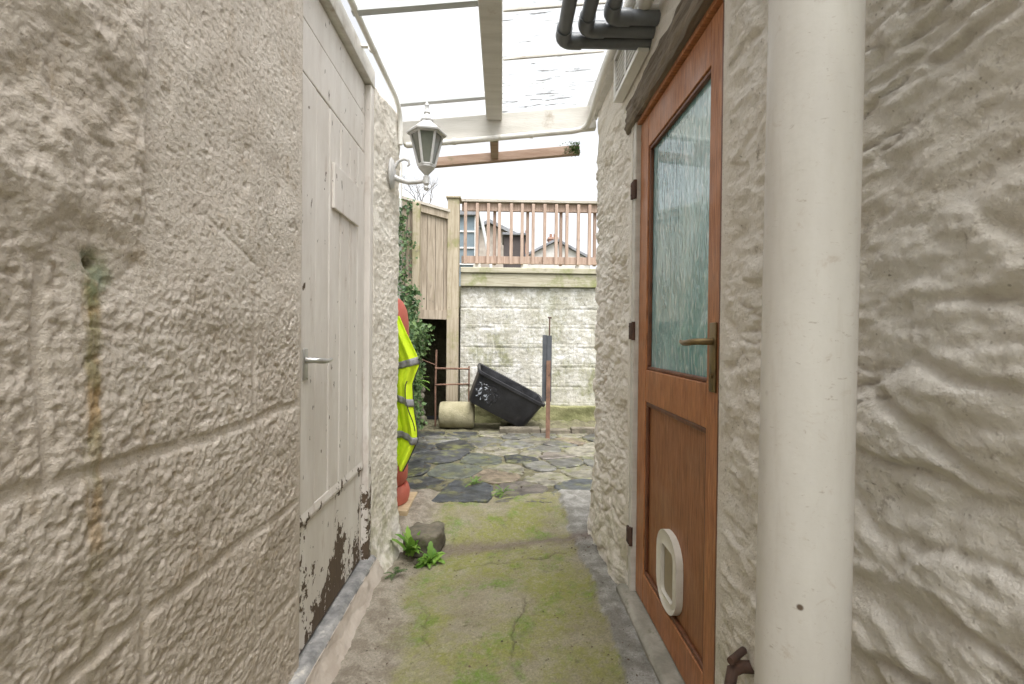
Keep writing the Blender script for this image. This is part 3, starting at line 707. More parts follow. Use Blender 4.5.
# rusty stub at the foot of the stone wall
w = thing('rusty_tap', (.55, 1.04, .35), 'small rusty tap stub on the stone wall beside the foot of the soil pipe', 'tap')
p = MB(); p.tube([(.60, 1.05, .402), (.54, 1.05, .404), (.515, 1.04, .402), (.50, 1.02, .385), (.498, 1.015, .36)], [.014, .013, .013, .012, .011], 12); p.build('spout', MT['rustdark'], w, True)
p = MB(); p.tube([(.53, 1.05, .404), (.53, 1.05, .428)], .007, 10); p.tube([(.505, 1.03, .430), (.555, 1.07, .428)], .008, 10); p.build('tap_handle', MT['rustdark'], w, True)

# ------------------------------------------------------------------ lean-to roof
SL = .105
rz = lambda x: 2.478 + SL * (x + .6)
ang = math.atan(SL)
rf = thing('lean_to_roof', (0, 2.86, 2.4), 'white framed lean-to roof of clear and dirty corrugated sheets over the passage', 'roof')
def slope_box(x0, x1, y0, y1, top, h, bev=.003):
    b = MB(); zc = rz((x0 + x1) / 2) + top - h / 2; L = (x1 - x0) / math.cos(ang)
    b.box(-L / 2, L / 2, (y0 - y1) / 2, (y1 - y0) / 2, -h / 2, h / 2, bev, Matrix.Translation(((x0 + x1) / 2, (y0 + y1) / 2, zc)) @ Matrix.Rotation(-ang, 4, 'Y')); return b
slope_box(-.60, .54, 2.84, 2.89, -.085, .135, .005).build('cross_beam', MT['beam'], rf)
p = MB(); p.box(-.105, -.012, -1.6, 2.838, rz(-.06) - .125, rz(-.06) - .024, .005); p.build('rafter', MT['beam'], rf)
p = MB(); p.box(-.085, -.035, 2.892, 3.164, rz(-.06) - .23, rz(-.06) - .11, .004); p.build('rafter', MT['browntimber'], rf)
slope_box(-.56, .50, 3.165, 3.205, -.185, .06, .004).build('end_rail', MT['browntimber'], rf)
for y in (.26, 1.10, 1.94, 2.76):
    b = slope_box(-.62, -.106, y, y + .035, .006, .055 if y < 2.5 else .03, .002); b.build('glazing_bar', MT['alu'], rf)
for y in (.26, 1.06, 1.96, 2.32):
    b = slope_box(-.01, .50, y + .1, y + .112, -.004, .012, .002); b.build('purlin', MT['beam'], rf)
relief('roof_sheet', lin(-.62, -.06, .05), lin(-1.6, 3.2, .2), lambda U, V: U * 0 + .010, lambda U, V, H: (U, V, rz(U) + H), -.004, MT['lsheet'], rf)
relief('roof_sheet', lin(-.055, .56, .08), lin(-1.6, 3.2, .0095), lambda U, V: .020 + .009 * np.sin(V * 2 * math.pi / .076), lambda U, V, H: (U, V, rz(U) + H), -.018, MT['rsheet'], rf)
# moss on the end rail
p = MB()
for k in range(380):
    q = Vector((.497 - abs(random.gauss(0, .04)), random.choice([3.16, random.uniform(3.15, 3.21)]), rz(.46) - .205 + random.uniform(-.045, .035))); p.leaf(q, Vector((random.uniform(-1, 1), random.uniform(-1, .3), random.uniform(-.6, 1))), Vector((0, 0, 1)), .011, .009)
o = p.build('moss_tuft', MT['herb']); tag(o, 'dark green moss tuft on the free end of the brown roof rail', 'moss')

cd = thing('conduit', (-.59, 2.7, 2.38), 'thin white conduit along the top of the left wall, dropping behind the lantern', 'conduit')
p = MB(); p.tube([(-.607, -.6, 2.44), (-.606, 1.0, 2.44), (-.602, 2.0, 2.44), (-.590, 2.62, 2.43), (-.588, 2.70, 2.405), (-.588, 2.735, 2.37), (-.588, 2.745, 2.32), (-.588, 2.748, 2.22)], .0135, 14); p.build('pipe_run', MT['white'], cd, True)
for y in (1.1, 2.2): 
    p = MB(); p.tube([(-.604, y, 2.44), (-.604, y + .02, 2.44)], .017, 14); p.box(-.66, -.604, y, y + .02, 2.445, 2.455, .001); p.build('clip', MT['white'], cd)
cd = thing('conduit', (.0, 2.8, 2.36), 'white waste pipe slung under the cross beam and up beside the stone wall', 'conduit')
zb = lambda x: rz(x) - .236
p = MB(); p.tube([(-.57, 2.822, zb(-.57)), (-.2, 2.822, zb(-.2) - .003), (.2, 2.822, zb(.2)), (.40, 2.822, zb(.4)), (.455, 2.815, zb(.45) + .004), (.483, 2.78, zb(.48) + .012), (.487, 2.70, zb(.48) + .02), (.487, 2.3, 2.443), (.487, 1.2, 2.447)], .016, 16); p.build('pipe_run', MT['white'], cd, True)
for x in (-.3, .15): 
    p = MB(); p.tube([(x, 2.822, zb(x)), (x + .02, 2.822, zb(x))], .0195, 16); p.build('clip', MT['white'], cd, True)

# ------------------------------------------------------------------ wall lantern
lx, ly, lz = -.422, 2.64, 2.105
ln = thing('wall_lantern', (-.62, 2.64, 2.05), 'white six-sided coach lantern on a curved arm, fixed to the left wall end', 'wall lantern')
M6 = R(0)
p = MB(); p.lathe([(.0, 0), (.05, .0), (.056, .006), (.050, .016), (.022, .026), (0, .028)], (-.618, ly, 2.02), 28, M=Matrix.Rotation(R(90), 4, 'Y') @ Matrix.Scale(1.55, 4, (1, 0, 0))); p.build('back_plate', MT['lampw'], ln, True)
p = MB(); p.tube([(-.60, ly, 2.00), (-.565, ly, 1.985), (-.52, ly, 1.972), (-.47, ly, 1.975), (-.43, ly, 1.982), (lx, ly, 1.985)], [.017, .014, .012, .011, .011, .012], 14)
p.tube([(-.60, ly, 2.045), (-.575, ly, 2.085), (-.545, ly, 2.10), (-.52, ly, 2.09), (-.515, ly, 2.07), (-.527, ly, 2.06)], [.009, .008, .008, .007, .006, .005], 10)
p.build('arm', MT['lampw'], ln, True)
p = MB(); p.lathe([(0, 1.928), (.010, 1.932), (.015, 1.943), (.010, 1.954), (.007, 1.958), (.017, 1.966), (.017, 2.004), (.010, 2.012), (.018, 2.022), (.034, 2.040), (.045, 2.052), (.045, 2.060), (0, 2.060)], (lx, ly, 0), 24); p.build('lantern_base', MT['lampw'], ln, True)
zt_, zb_ = 2.232, 2.062; rt, rb = .086, .044
p = MB(); p2 = MB()
for k in range(6):
    a = R(60 * k + 10); b = R(60 * (k + 1) + 10)
    T = lambda r, t, z: Vector((lx + r * math.cos(t), ly + r * math.sin(t), z))
    p.tube([T(rb, a, zb_), T(rt, a, zt_)], .0068, 8)
    p.tube([T(rt, a, zt_), T(rt, b, zt_)], .006, 8); p.tube([T(rb, a, zb_ + .004), T(rb, b, zb_ + .004)], .006, 8)
p.build('lantern_frame', MT['lampw'], ln, True)
for k in range(6):
    a = R(60 * k + 10); b = R(60 * (k + 1) + 10); p = MB()
    q = [T(rb - .003, a, zb_ + .006), T(rb - .003, b, zb_ + .006), T(rt - .003, b, zt_ - .004), T(rt - .003, a, zt_ - .004)]
    p.prism(q, (-.002 * math.cos((a + b) / 2), -.002 * math.sin((a + b) / 2), 0)); p.build('glass_pane', MT['lampglass'], ln)
p = MB(); p.lathe([(.0, 2.232), (.108, 2.232), (.110, 2.240), (.085, 2.262), (.040, 2.296), (.034, 2.302), (0, 2.302)], (lx, ly, 0), 6, phase=R(10)); p.build('lantern_roof', MT['lampw'], ln)
p = MB(); p.lathe([(.034, 2.303), (.036, 2.312), (.022, 2.330), (.014, 2.345), (.019, 2.352), (.012, 2.362), (.009, 2.385), (.013, 2.392), (.008, 2.404), (.0, 2.416)], (lx, ly, 0), 20); p.build('finial', MT['lampw'], ln, True)

# ------------------------------------------------------------------ yard: gas bottle, vest, stone, weeds
gx, gy = -.805, 3.20
wb = MB(); wb.box(-1.0, -.585, 3.02, 3.40, .0, .035, .004); o = wb.build('plank', MT['plank'], None, wloc=(-.8, 3.2, 0)); tag(o, 'pale wooden plank lying under the red gas bottle', 'plank')
gb = thing('gas_bottle', (gx, gy, .036), 'tall faded red gas bottle standing on a plank behind the left wall end', 'gas bottle')
p = MB(); p.lathe([(0, .10), (.15, .105), (.182, .15), (.186, .20), (.186, 1.10), (.183, 1.19), (.172, 1.265), (.145, 1.325), (.10, 1.362), (.05, 1.375), (0, 1.378)], (gx, gy, .036), 48); p.build('bottle_body', MT['redgas'], gb, True)
p = MB(); p.lathe([(.165, .0), (.188, .005), (.196, .03), (.200, .065), (.192, .10), (.18, .12), (.165, .12), (.165, 0)], (gx, gy, .036), 48); p.build('foot_ring', MT['redgas'], gb, True)
p = MB(); p.lathe([(.03, 1.378), (.03, 1.41), (.018, 1.415), (.018, 1.46), (.028, 1.46), (.028, 1.478), (0, 1.478)], (gx, gy, .036), 20); p.build('valve', MT['brass'], gb, True)
# vest: a hanging cloth with folds
edge = [(1.26, -.645), (1.20, -.615), (1.12, -.575), (.99, -.515), (.955, -.508), (.90, -.53), (.84, -.55), (.76, -.546), (.66, -.535), (.56, -.515), (.50, -.512), (.45, -.53), (.38, -.56), (.31, -.595)]
ez = np.array([e[0] for e in edge][::-1]); ex = np.array([e[1] for e in edge][::-1])
xr = lambda z: float(np.interp(z, ez, ex))
def vest_pt(u, z):
    x = -.90 + u * (xr(z) + .90)
    y = 2.992 + .036 * math.sin(u * 17 + z * 2.5) * (.3 + (1.3 - z)) + .012 * math.sin(u * 43 + z * 5) - .03 * (1.3 - z) * u
    if z > 1.15: y += (z - 1.15) * .35
    return Vector((x, y, z))
vs = thing('safety_vest', (-.75, 2.99, .31), 'fluorescent yellow safety vest with grey bands hanging over the red gas bottle', 'safety vest')
nu, nz = 60, 90; p = MB(); P = []
zs = [.31 + (1.26 - .31) * k / nz for k in range(nz + 1)]
for z in zs:
    for i in range(nu + 1):
        u = i / nu; zz = z
        if z < .5: zz = z + .12 * (1 - u) * (.5 - z) / .2
        q = vest_pt(u, z); q.z = zz; P.append(q)
fr = [[j * (nu + 1) + i, j * (nu + 1) + i + 1, (j + 1) * (nu + 1) + i + 1, (j + 1) * (nu + 1) + i] for j in range(nz) for i in range(nu)]
p.add(P, fr); o = p.build('vest_cloth', MT['hiviz'], vs, True); sm = o.modifiers.new('thick', 'SOLIDIFY'); sm.thickness = .004
for (za, sl) in ((.985, .30), (.72, -.25), (.49, -.30)):
    p = MB(); P = []
    for j in range(4):
        for i in range(nu + 1):
            u = i / nu; z = za + (j / 3 - .5) * .044 + (u - 1) * sl * .35
            q = vest_pt(u, z); q.y -= .006; q.x += .001; P.append(q)
    p.add(P, [[j * (nu + 1) + i, j * (nu + 1) + i + 1, (j + 1) * (nu + 1) + i + 1, (j + 1) * (nu + 1) + i] for j in range(3) for i in range(nu)])
    o = p.build('reflective_band', MT['band'], vs, True); sm = o.modifiers.new('thick', 'SOLIDIFY'); sm.thickness = .002; sm.offset = 1
p = MB(); p.tube([vest_pt(1, z) + Vector((.001, -.004, 0)) for z in zs if z < 1.0], .0035, 8); p.tube([vest_pt(.93 + .04 * math.sin(z * 14), z) + Vector((0, -.005, 0)) for z in zs if .55 < z < .86], .003, 8); p.build('edging', MT['trim'], vs, True)

def rock(name, c, s, label, cat, mat, seed, cuts=3, rough=.16):
    bm = bmesh.new(); bmesh.ops.create_cube(bm, size=1); bmesh.ops.subdivide_edges(bm, edges=bm.edges[:], cuts=7, use_grid_fill=True)
    bmesh.ops.smooth_vert(bm, verts=bm.verts[:], factor=.5, use_axis_x=True, use_axis_y=True, use_axis_z=True)
    for v in bm.verts:
        q = v.co.copy(); a = np.array([q.x * 2.1 + seed]); b = np.array([q.y * 2.1 + q.z * 1.7]); b2 = np.array([q.z * 2.3 - q.x])
        v.co += q.normalized() * float(fbm(a, b, 3, seed)[0]) * rough + Vector((0, 0, float(fbm(b2, a, 3, seed + 3)[0]) * rough * .6))
        v.co = Vector((v.co.x * s[0], v.co.y * s[1], v.co.z * s[2]))
    me = bpy.data.meshes.new(name); bm.to_mesh(me); bm.free(); me.materials.append(mat)
    me.polygons.foreach_set('use_smooth', [True] * len(me.polygons))
    o = bpy.data.objects.new(name, me); C.objects.link(o); o.location = c; o.rotation_euler.z = random.uniform(-.3, .3)
    return tag(o, label, cat)
rock('stone_block', (-.43, 2.74, -.03), (.185, .20, .13), 'rough mossy stone block at the foot of the left wall end, weeds around it', 'stone', MT['block'], 4, rough=.09)
def blades(name, c, n, L, label, mat, spread, w=.10):
    t = thing(name, c, label, 'weed'); p = MB(); c = Vector(c); st = MB()
    for k in range(n):
        a = random.uniform(0, 6.28); tl = random.uniform(.15, 1.1) * spread; l = L * random.uniform(.55, 1.1)
        d = Vector((math.cos(a) * math.sin(tl), math.sin(a) * math.sin(tl), math.cos(tl))); q = c + Vector((random.gauss(0, .015), random.gauss(0, .015), 0)); vs_ = []; m = 9; q0 = q.copy()
        sd = d.cross(Vector((0, 0, 1))).normalized(); tw = random.uniform(-.5, .5)
        for j in range(m + 1):
            u = j / m; wd = l * w * (math.sin(math.pi * min(1, u * .9 + .08)) ** .8) * (1 + .35 * (j % 2)) * (0 if j == m else 1)
            s2 = (sd + Vector((0, 0, tw))).normalized(); vs_ += [q + s2 * wd + Vector((0, 0, wd * .3)), q, q - s2 * wd + Vector((0, 0, wd * .3))]
            q = q + d * l / m; d = (d + Vector((0, 0, -.10 - .12 * spread * u))).normalized()
        fs_ = []
        for j in range(m):
            o = j * 3; fs_ += [[o, o + 1, o + 4, o + 3], [o + 1, o + 2, o + 5, o + 4]]
        p.add(vs_, fs_)
    p.build('foliage', mat, t, True); return t
def fern(name, c, n, L, label, mat, spread=1.0, cat='weed'):
    t = thing(name, c, label, cat); p = MB(); st = MB(); c = Vector(c)
    for k in range(n):
        a = random.uniform(0, 6.28); tilt = random.uniform(.3, 1.2) * spread; l = L * random.uniform(.6, 1.1)
        d = Vector((math.cos(a) * math.sin(tilt), math.sin(a) * math.sin(tilt), math.cos(tilt))); q = c.copy(); pts = [q.copy()]
        for j in range(7):
            q = q + d * l / 7; d = (d + Vector((0, 0, -.13))).normalized(); pts.append(q.copy())
            sd = d.cross(Vector((0, 0, 1))).normalized()
            if j > 0:
                for s in (-1, 1): p.leaf(q, d * .5 + sd * s + Vector((0, 0, .1)), Vector((0, 0, 1)), l * .24 * (1.15 - j / 9), l * .11)
        p.leaf(q, d, Vector((0, 0, 1)), l * .2, l * .09)
        st.tube(pts, .0016, 5, False)
    st.build('stem', mat, t); p.build('foliage', mat, t); return t
blades('weed', (-.485, 2.62, -.06), 18, .165, 'bright green weed growing between the wall end and the stone block', MT['weed'], .75)
blades('weed', (-.375, 2.57, -.075), 28, .095, 'low spreading green weed in front of the stone block', MT['weed'], 1.35, .14)
fern('weed', (-.53, 2.42, -.07), 7, .09, 'small dull weed sprig at the corner of the door sill', MT['herb'], 1.2)
fern('weed', (-.20, 3.62, .02), 9, .09, 'tiny green weed in a joint of the dark slates', MT['weed'], 1.2)
fern('weed', (.02, 3.42, .02), 9, .09, 'tiny green weed between the dark slate and the beige flags', MT['weed'], 1.2)

# stone bank with ivy on the left of the yard
bk = relief('stone_bank', lin(2.9, 6.3, .02), lin(-.05, 1.30, .02), lambda U, V: fbm(U * 3, V * 4, 4, 301) * .05 + (sst(0, .35, worley(U * 4, V * 7, 303)[1] - worley(U * 4, V * 7, 303)[0]) - .5) * .05 - .0 * V,
            lambda U, V, H: (-1.02 + H - V * .04, U, V), .5, MT['stone']); tag(bk, 'dark mossy stone bank wall overgrown with ivy, left side of the yard', 'wall')
def ivy(name, label, pts_fn, n, L, mat, stems, cat='ivy'):
    t = thing(name, stems[0][0], label, cat); st = MB()
    for s in stems: st.tube(s, .006, 6)
    st.build('stem', MT['bark'], t)
    p = MB()
    for k in range(n):
        q, nrm = pts_fn(); d = (nrm * random.uniform(.2, .9) + Vector((random.uniform(-1, 1), random.uniform(-1, 1), random.uniform(-1.3, .5)))).normalized()
        l = L * random.uniform(.6, 1.3); p.leaf(q, d, nrm + Vector((random.uniform(-.5, .5), random.uniform(-.5, .5), random.uniform(-.2, .6))), l, l * .8)
    p.build('foliage', mat, t); return t
def bank_pt():
    while True:
        y = random.uniform(3.9, 5.7); z = random.uniform(.15, 1.28)
        if float(fbm(np.array([y * 2.2]), np.array([z * 2.2]), 3, 311)[0]) + .25 * (z - .5) > -.05: break
    x = -1.02 + .08 * random.random() ** 2 * (1 + math.sin(y * 5 + z * 4)) + .06 * random.random()
    return Vector((x, y, z)), Vector((1, -.5, .1))
ivy('ivy', 'mixed ivy and green herbs trailing down the stone bank beyond the safety vest', bank_pt, 3800, .05, MT['herb'], [[(-.97, 5, .0), (-.96, 5.1, .6), (-.97, 5.2, 1.2)], [(-.97, 4.4, .3), (-.95, 4.5, .8), (-.97, 4.4, 1.3)]])
fern('bank_plant', (-.98, 5.3, .62), 40, .18, 'feathery green plant hanging from the stone bank beside the dark opening', MT['weed'], 1.3, 'plant')

# fence panel, post, ivy climbing it
fb = thing('board_fence', (-.95, 6.0, 0), 'weathered vertical board fence raised above a dark opening', 'fence')
fy = lambda x: 5.93 + (x + 1.30) * .62
def fbox(x0, x1, z0a, z0b, z1a, z1b, off, th, name, mat):
    p = MB(); A = (x0, fy(x0) + off); B = (x1, fy(x1) + off)
    p.prism([(A[0], A[1], z0a), (B[0], B[1], z0b), (B[0], B[1], z1b), (A[0], A[1], z1a)], (-th * .5, th, 0)); return p.build(name, mat, fb)
topz = lambda x: 2.83 - (x + 1.3) * .12
xs = [-1.36 + .098 * k for k in range(8)]
for a, b in zip(xs[:-1], xs[1:]):
    j = random.uniform(-.004, .004); fbox(a + .003, b - .003, 1.42, 1.42, topz(a) - .03, topz(b) - .03, .03 + j, .022, 'board', MT['fence'])
fbox(-1.36, -.69, 1.36, 1.36, 1.475, 1.475, -.004, .03, 'bottom_rail', MT['fence'])
fbox(-1.40, -.69, topz(-1.4) - .09, topz(-.69) - .09, topz(-1.4), topz(-.69), -.008, .035, 'top_rail', MT['fence'])
fbox(-1.42, -.69, topz(-1.42) + .002, topz(-.69) + .002, topz(-1.42) + .035, topz(-.69) + .035, -.03, .09, 'capping', MT['toprail'])
fbox(-1.36, -1.12, 1.76, 1.76, 1.86, 1.86, -.03, .04, 'rail', MT['post'])
p = MB(); p.box(-1.125, -1.035, fy(-1.08) - .085, fy(-1.08) + .02, .0, 2.80, .006); p.build('fence_post', MT['post'], fb)
p = MB(); p.box(-1.30, -1.24, fy(-1.27) - .08, fy(-1.27) - .02, 1.0, 3.25, .004); o = p.build('pale_pole', MT['hwhite'], None, wloc=(-1.27, 5.9, 1)); tag(o, 'slim pale pole rising above the fence behind the lantern', 'pole')
def ivp():
    z = random.uniform(1.55, 2.82); w = .03 + .06 * abs(math.sin(z * 5))
    return Vector((-1.225 + random.gauss(0, w), 5.86 - .05 * random.random(), z)), Vector((.2, -1, .1))
ivy('ivy', 'dark ivy climbing the fence post above the red gas bottle', ivp, 380, .048, MT['ivyl'], [[(-1.16, 5.88, 0), (-1.17, 5.88, 1.0), (-1.19, 5.87, 1.8), (-1.16, 5.87, 2.7)]])
def ivp2():
    z = random.uniform(1.2, 1.75)
    return Vector((-1.10 + random.gauss(0, .05), 5.84 - .06 * random.random(), z)), Vector((.2, -1, .1))
ivy('ivy', 'short ivy spray below the fence rail, over the stone bank', ivp2, 300, .05, MT['ivyl'], [[(-1.1, 5.86, .6), (-1.1, 5.86, 1.7)]])
# retaining wall with cap and beam
def farw_h(U, V):
    row = np.floor((V + .05) / .262); fv = (V + .05) - row * .262; fu = np.mod(U + .24 * np.mod(row, 2) + .1, .48)
    w = .006 * fbm(U * 6, V * 6, 2, 411)
    J = np.maximum(np.exp(-((np.minimum(fv, .262 - fv) + w) / .011) ** 2), np.exp(-((np.minimum(fu, .48 - fu) + w) / .010) ** 2)) * sst(-.5, .2, fbm(U * 2, V * 2, 2, 413))
    return fbm(U * 5, V * 5, 4, 401) * .005 + fbm(U * 24, V * 24, 3, 403) * .003 - .008 * J + .006 * (_h(np.floor((U + .24 * np.mod(row, 2) + .1) / .48), row, 7) - .5)
rw = thing('retaining_wall', (1.2, 6.45, 0), 'patchy whitewashed block retaining wall at the back of the yard', 'wall')
relief('wall', lin(-.56, 3.3, .010), lin(-.05, 1.806, .010), farw_h, lambda U, V, H: (U, 6.45 - H, V), .25, MT['farwall'], rw)
p = MB(); p.box(-.56, 3.3, 6.40, 6.68, 1.812, 1.985, .008); p.build('concrete_beam', MT['fascia'], rw)
p = MB(); p.box(-.56, 3.3, 6.375, 6.70, 1.989, 2.062, .010); p.build('coping', MT['fascia'], rw)
relief('plinth', lin(-.60, 3.3, .02), lin(-.05, .225, .02), lambda U, V: fbm(U * 4, V * 4, 4, 405) * .02, lambda U, V, H: (U, 6.36 - H, V + .012 * fbm(U * 3, U * 0, 2, 9)), .10, MT['plinth'], rw)
tag(relief('soil_bed', lin(.0, 3.2, .02), lin(5.74, 6.36, .02), lambda X, Y: .03 + fbm(X * 7, Y * 7, 4, 407) * .03, lambda U, V, H: (U, V, H), .08, MT['soil']), kind='structure')
ks = MB(); x = -.02
while x < 3.1:
    L = random.uniform(.3, .6); ks.box(x, x + L - .012, 5.62 + random.uniform(-.015, .015), 5.735, -.04, .065 + random.uniform(-.012, .012), .012, jit=.004); x += L
tag(ks.build('edging_stones', MT['block']), kind='structure')
# railing above the wall
rl = thing('railing', (1.2, 6.52, 2.06), 'red-brown slatted timber railing with grey handrail above the retaining wall', 'railing')
RY = 6.52
p = MB(); p.box(-.62, 3.3, RY - .045, RY + .085, 2.955, 2.995, .006); p.build('handrail', MT['toprail'], rl)
p = MB(); p.box(-.56, 3.3, RY + .002, RY + .045, 2.845, 2.952, .004); p.build('top_rail', MT['rail'], rl)
p = MB(); p.box(-.56, 3.3, RY + .002, RY + .045, 2.135, 2.235, .004); p.build('bottom_rail', MT['rail'], rl)
bals = [(-.505 + k * .1525, 0) for k in range(25)] + [(-.505 + .385 + k * .458, 1) for k in range(8)]
for x, backside in bals:
    y0 = RY + (.048 if backside else -.043); p = MB(); j = random.uniform(-.006, .006)
    p.box(x - .021 + j, x + .021 + j, y0, y0 + .042, 2.125, 2.94, .004); p.build('baluster', MT['rail'], rl)
for x in (-.40, .25, 1.0, 1.75, 2.5):
    p = MB(); p.box(x, x + .10, RY, RY + .10, 2.064, 2.132, .003); p.build('foot_block', MT['hwhite'], rl)
gp = MB(); gp.box(-.725, -.575, 6.28, 6.42, 0, 2.94, .008); gp.box(-.745, -.555, 6.26, 6.44, 2.942, 2.965, .004); o = gp.build('gate_post', MT['post'], None, wloc=(-.65, 6.35, 0)); tag(o, 'thick pale timber post between the board fence and the retaining wall', 'post')
# hollow under the fence, earth and terrace behind
t_ = MB(); t_.box(-6, -1.55, 6.4, 8.2, -.1, 1.95, 0); t_.box(-1.55, -.57, 7.5, 8.2, -.1, 1.80, 0); t_.box(-.565, 6, 6.72, 8.2, -.1, 1.95, 0); t_.box(-6, 6, 8.2, 60, -.1, 2.0, 0); t_.box(-1.56, -.6, 6.55, 7.52, 1.45, 1.55, 0)
tag(t_.build('terrace', MT['soil']), kind='structure')
t_ = MB(); t_.box(-60, -6.01, 6.41, 60, -.4, 2.0, 0); t_.box(6.01, 60, 6.41, 60, -.4, 2.0, 0); t_.box(-200, 200, 60.01, 400, -.5, 2.0, 0); tag(t_.build('hillside', MT['grass']), kind='structure')

# rusty frame, roller, tub, upright
rr_ = MB(); rr_.tube([(-.82, 6.0, .02), (-.825, 6.0, .5), (-.815, 6.0, .97)], .012, 8); rr_.tube([(-.83, 5.99, .74), (-.42, 6.18, .725)], .012, 8); rr_.tube([(-.83, 5.99, .535), (-.42, 6.18, .53)], .010, 8); rr_.tube([(-.42, 6.19, .02), (-.42, 6.19, .76)], .010, 8); rr_.tube([(-1.0, 5.9, .86), (-.82, 6.0, .78)], .006, 6)
o = rr_.build('metal_frame', MT['rust'], None, True, wloc=(-.62, 6.05, 0)); tag(o, 'rusty two-bar metal frame standing in front of the dark opening', 'metal frame')
rl_ = MB(); Mx = Matrix.Rotation(R(90), 4, 'Y')
pr = [(0, -.215), (.135, -.215), (.155, -.205), (.163, -.18), (.165, 0), (.163, .18), (.155, .205), (.135, .215), (0, .215)]
rl_.lathe(pr, (-.55, 5.98, .165), 40, M=Mx); o = rl_.build('concrete_roller', MT['roller'], None, True, wloc=(-.55, 5.98, .0)); tag(o, 'lichened concrete cylinder lying beside the black tub', 'roller')
tb = thing('plastic_tub', (.0, 5.9, .0), 'big black plastic tub with a torn label, tipped up against the back wall', 'tub')
def tubshape():
    # local frame: length along x, open top along +z
    L, W, H = .92, .52, .40; secs = []
    def sec(l, w, z, r): return [(a, b, z) for a, b in rrect(0, 0, l, w, r, 6)]
    rings = [sec(L * .80, W * .74, .0, .06), sec(L * .82, W * .77, .012, .07), sec(L * .93, W * .90, H * .80, .08), sec(L * .95, W * .92, H * .90, .08), sec(L * .955, W * .93, H * .91, .08), sec(L * 1.0, W * 1.0, H * .92, .09), sec(L * 1.0, W * 1.0, H * 1.0, .09),
             sec(L * .985, W * .975, H * 1.01, .085), sec(L * .93, W * .90, H * .985, .08), sec(L * .90, W * .86, H * .7, .07), sec(L * .80, W * .74, .02, .06)]
    return rings
Mt = Matrix.Translation((.265, 5.80, .02)) @ Matrix.Rotation(R(8), 4, 'Z') @ Matrix.Rotation(R(28), 4, 'Y') @ Matrix.Rotation(R(9), 4, 'X') @ Matrix.Translation((-.37, .19, 0.0))
p = MB(); rings = tubshape(); n = len(rings[0]); vs_ = [Mt @ Vector(q) for r in rings for q in r]
fs_ = [[i * n + k, i * n + (k + 1) % n, (i + 1) * n + (k + 1) % n, (i + 1) * n + k] for i in range(len(rings) - 1) for k in range(n)] + [list(range(n))[::-1], [(len(rings) - 1) * n + k for k in range(n)]]
p.add(vs_, fs_); p.build('tub_shell', MT['black'], tb, True)
p = MB(); W = .52
def side(x, z): return Vector((x, -(W * .385 + (W * .065) * z / .32) - .004, z))
nx, nz_ = 40, 26; P = []
for j in range(nz_ + 1):
    for i_ in range(nx + 1):
        u, v_ = i_ / nx, j / nz_; x = -.385 + .30 * u; z = .12 + .175 * v_ - .10 * u * (1 - v_)
        e_ = fbm(np.array([u * 4.0]), np.array([v_ * 4.0]), 3, 501)[0]; q = side(x + .01 * e_, z + .02 * e_); q.y -= .003 + .010 * abs(float(fbm(np.array([u * 6]), np.array([v_ * 5]), 3, 503)[0])); P.append(Mt @ q)
p.add(P, [[j * (nx + 1) + i_, j * (nx + 1) + i_ + 1, (j + 1) * (nx + 1) + i_ + 1, (j + 1) * (nx + 1) + i_] for j in range(nz_) for i_ in range(nx) if math.hypot((i_ / nx - .45) / .5, (j / nz_ - .55) / .45) < 1 + .35 * float(fbm(np.array([i_ * .3]), np.array([j * .3]), 2, 505)[0])])
p.build('torn_label', MT['label'], tb, True)
up = thing('upright_post', (.50, 5.35, 0), 'rusty iron upright with a slate-blue board and thin rod, beside the black tub', 'post')
p = MB(); p.box(.455, .505, 5.36, 5.375, .42, 1.165, .002); p.box(.505, .558, 5.352, 5.372, .42, 1.16, .002); p.build('board', MT['slateboard'], up)
p = MB(); p.box(.498, .545, 5.335, 5.342, -.02, .88, .001); p.box(.538, .545, 5.3425, 5.38, -.02, .88, .001); p.build('iron_angle', MT['rust'], up)
p = MB(); p.tube([(.532, 5.38, .9), (.534, 5.38, 1.36)], .008, 8); p.tube([(.513, 5.38, 1.362), (.555, 5.38, 1.36)], .010, 8); p.build('rod', MT['rustdark'], up)

# ------------------------------------------------------------------ beyond the railing
def house(name, label, cat, x0, x1, y0, y1, zb, ze, zr, wall, roof, along='y'):
    t = thing(name, ((x0 + x1) / 2, y0, zb), label, cat); p = MB(); m = (x0 + x1) / 2; my = (y0 + y1) / 2
    if along == 'y': p.prism([(x0, y0, zb), (x1, y0, zb), (x1, y0, ze), (m, y0, zr), (x0, y0, ze)], (0, y1 - y0, 0))
    else: p.prism([(x0, y0, zb), (x0, y1, zb), (x0, y1, ze), (x0, my, zr), (x0, y0, ze)], (x1 - x0, 0, 0))
    p.build('wall', wall, t); r = MB()
    if along == 'y':
        for a in ((x0 - .15, ze - .1), (x1 + .15, ze - .1)): r.prism([(a[0], y0 - .2, a[1] + .03), (m, y0 - .2, zr + .03), (m, y0 - .2, zr + .15), (a[0], y0 - .2, a[1] + .15)], (0, y1 - y0 + .4, 0))
    else:
        for a in ((y0 - .2, ze - .1), (y1 + .2, ze - .1)): r.prism([(x0 - .1, a[0], a[1] + .03), (x0 - .1, my, zr + .03), (x0 - .1, my, zr + .15), (x0 - .1, a[0], a[1] + .15)], (x1 - x0 + .2, 0, 0))
    ro = r.build('roof', roof, t); return t, ro
house('stone_house', 'pale stone gable end of a house beyond the railing', 'house', -1.3, .35, 17, 23, 2.0, 4.75, 5.12, MT['hstone'], MT['hroof'])
sh = MB(); sh.box(.02, .66, 14.2, 15.6, 2.0, 4.15, .01); sr = MB(); sr.box(-.02, .72, 14.1, 15.7, 4.152, 4.22, .01)
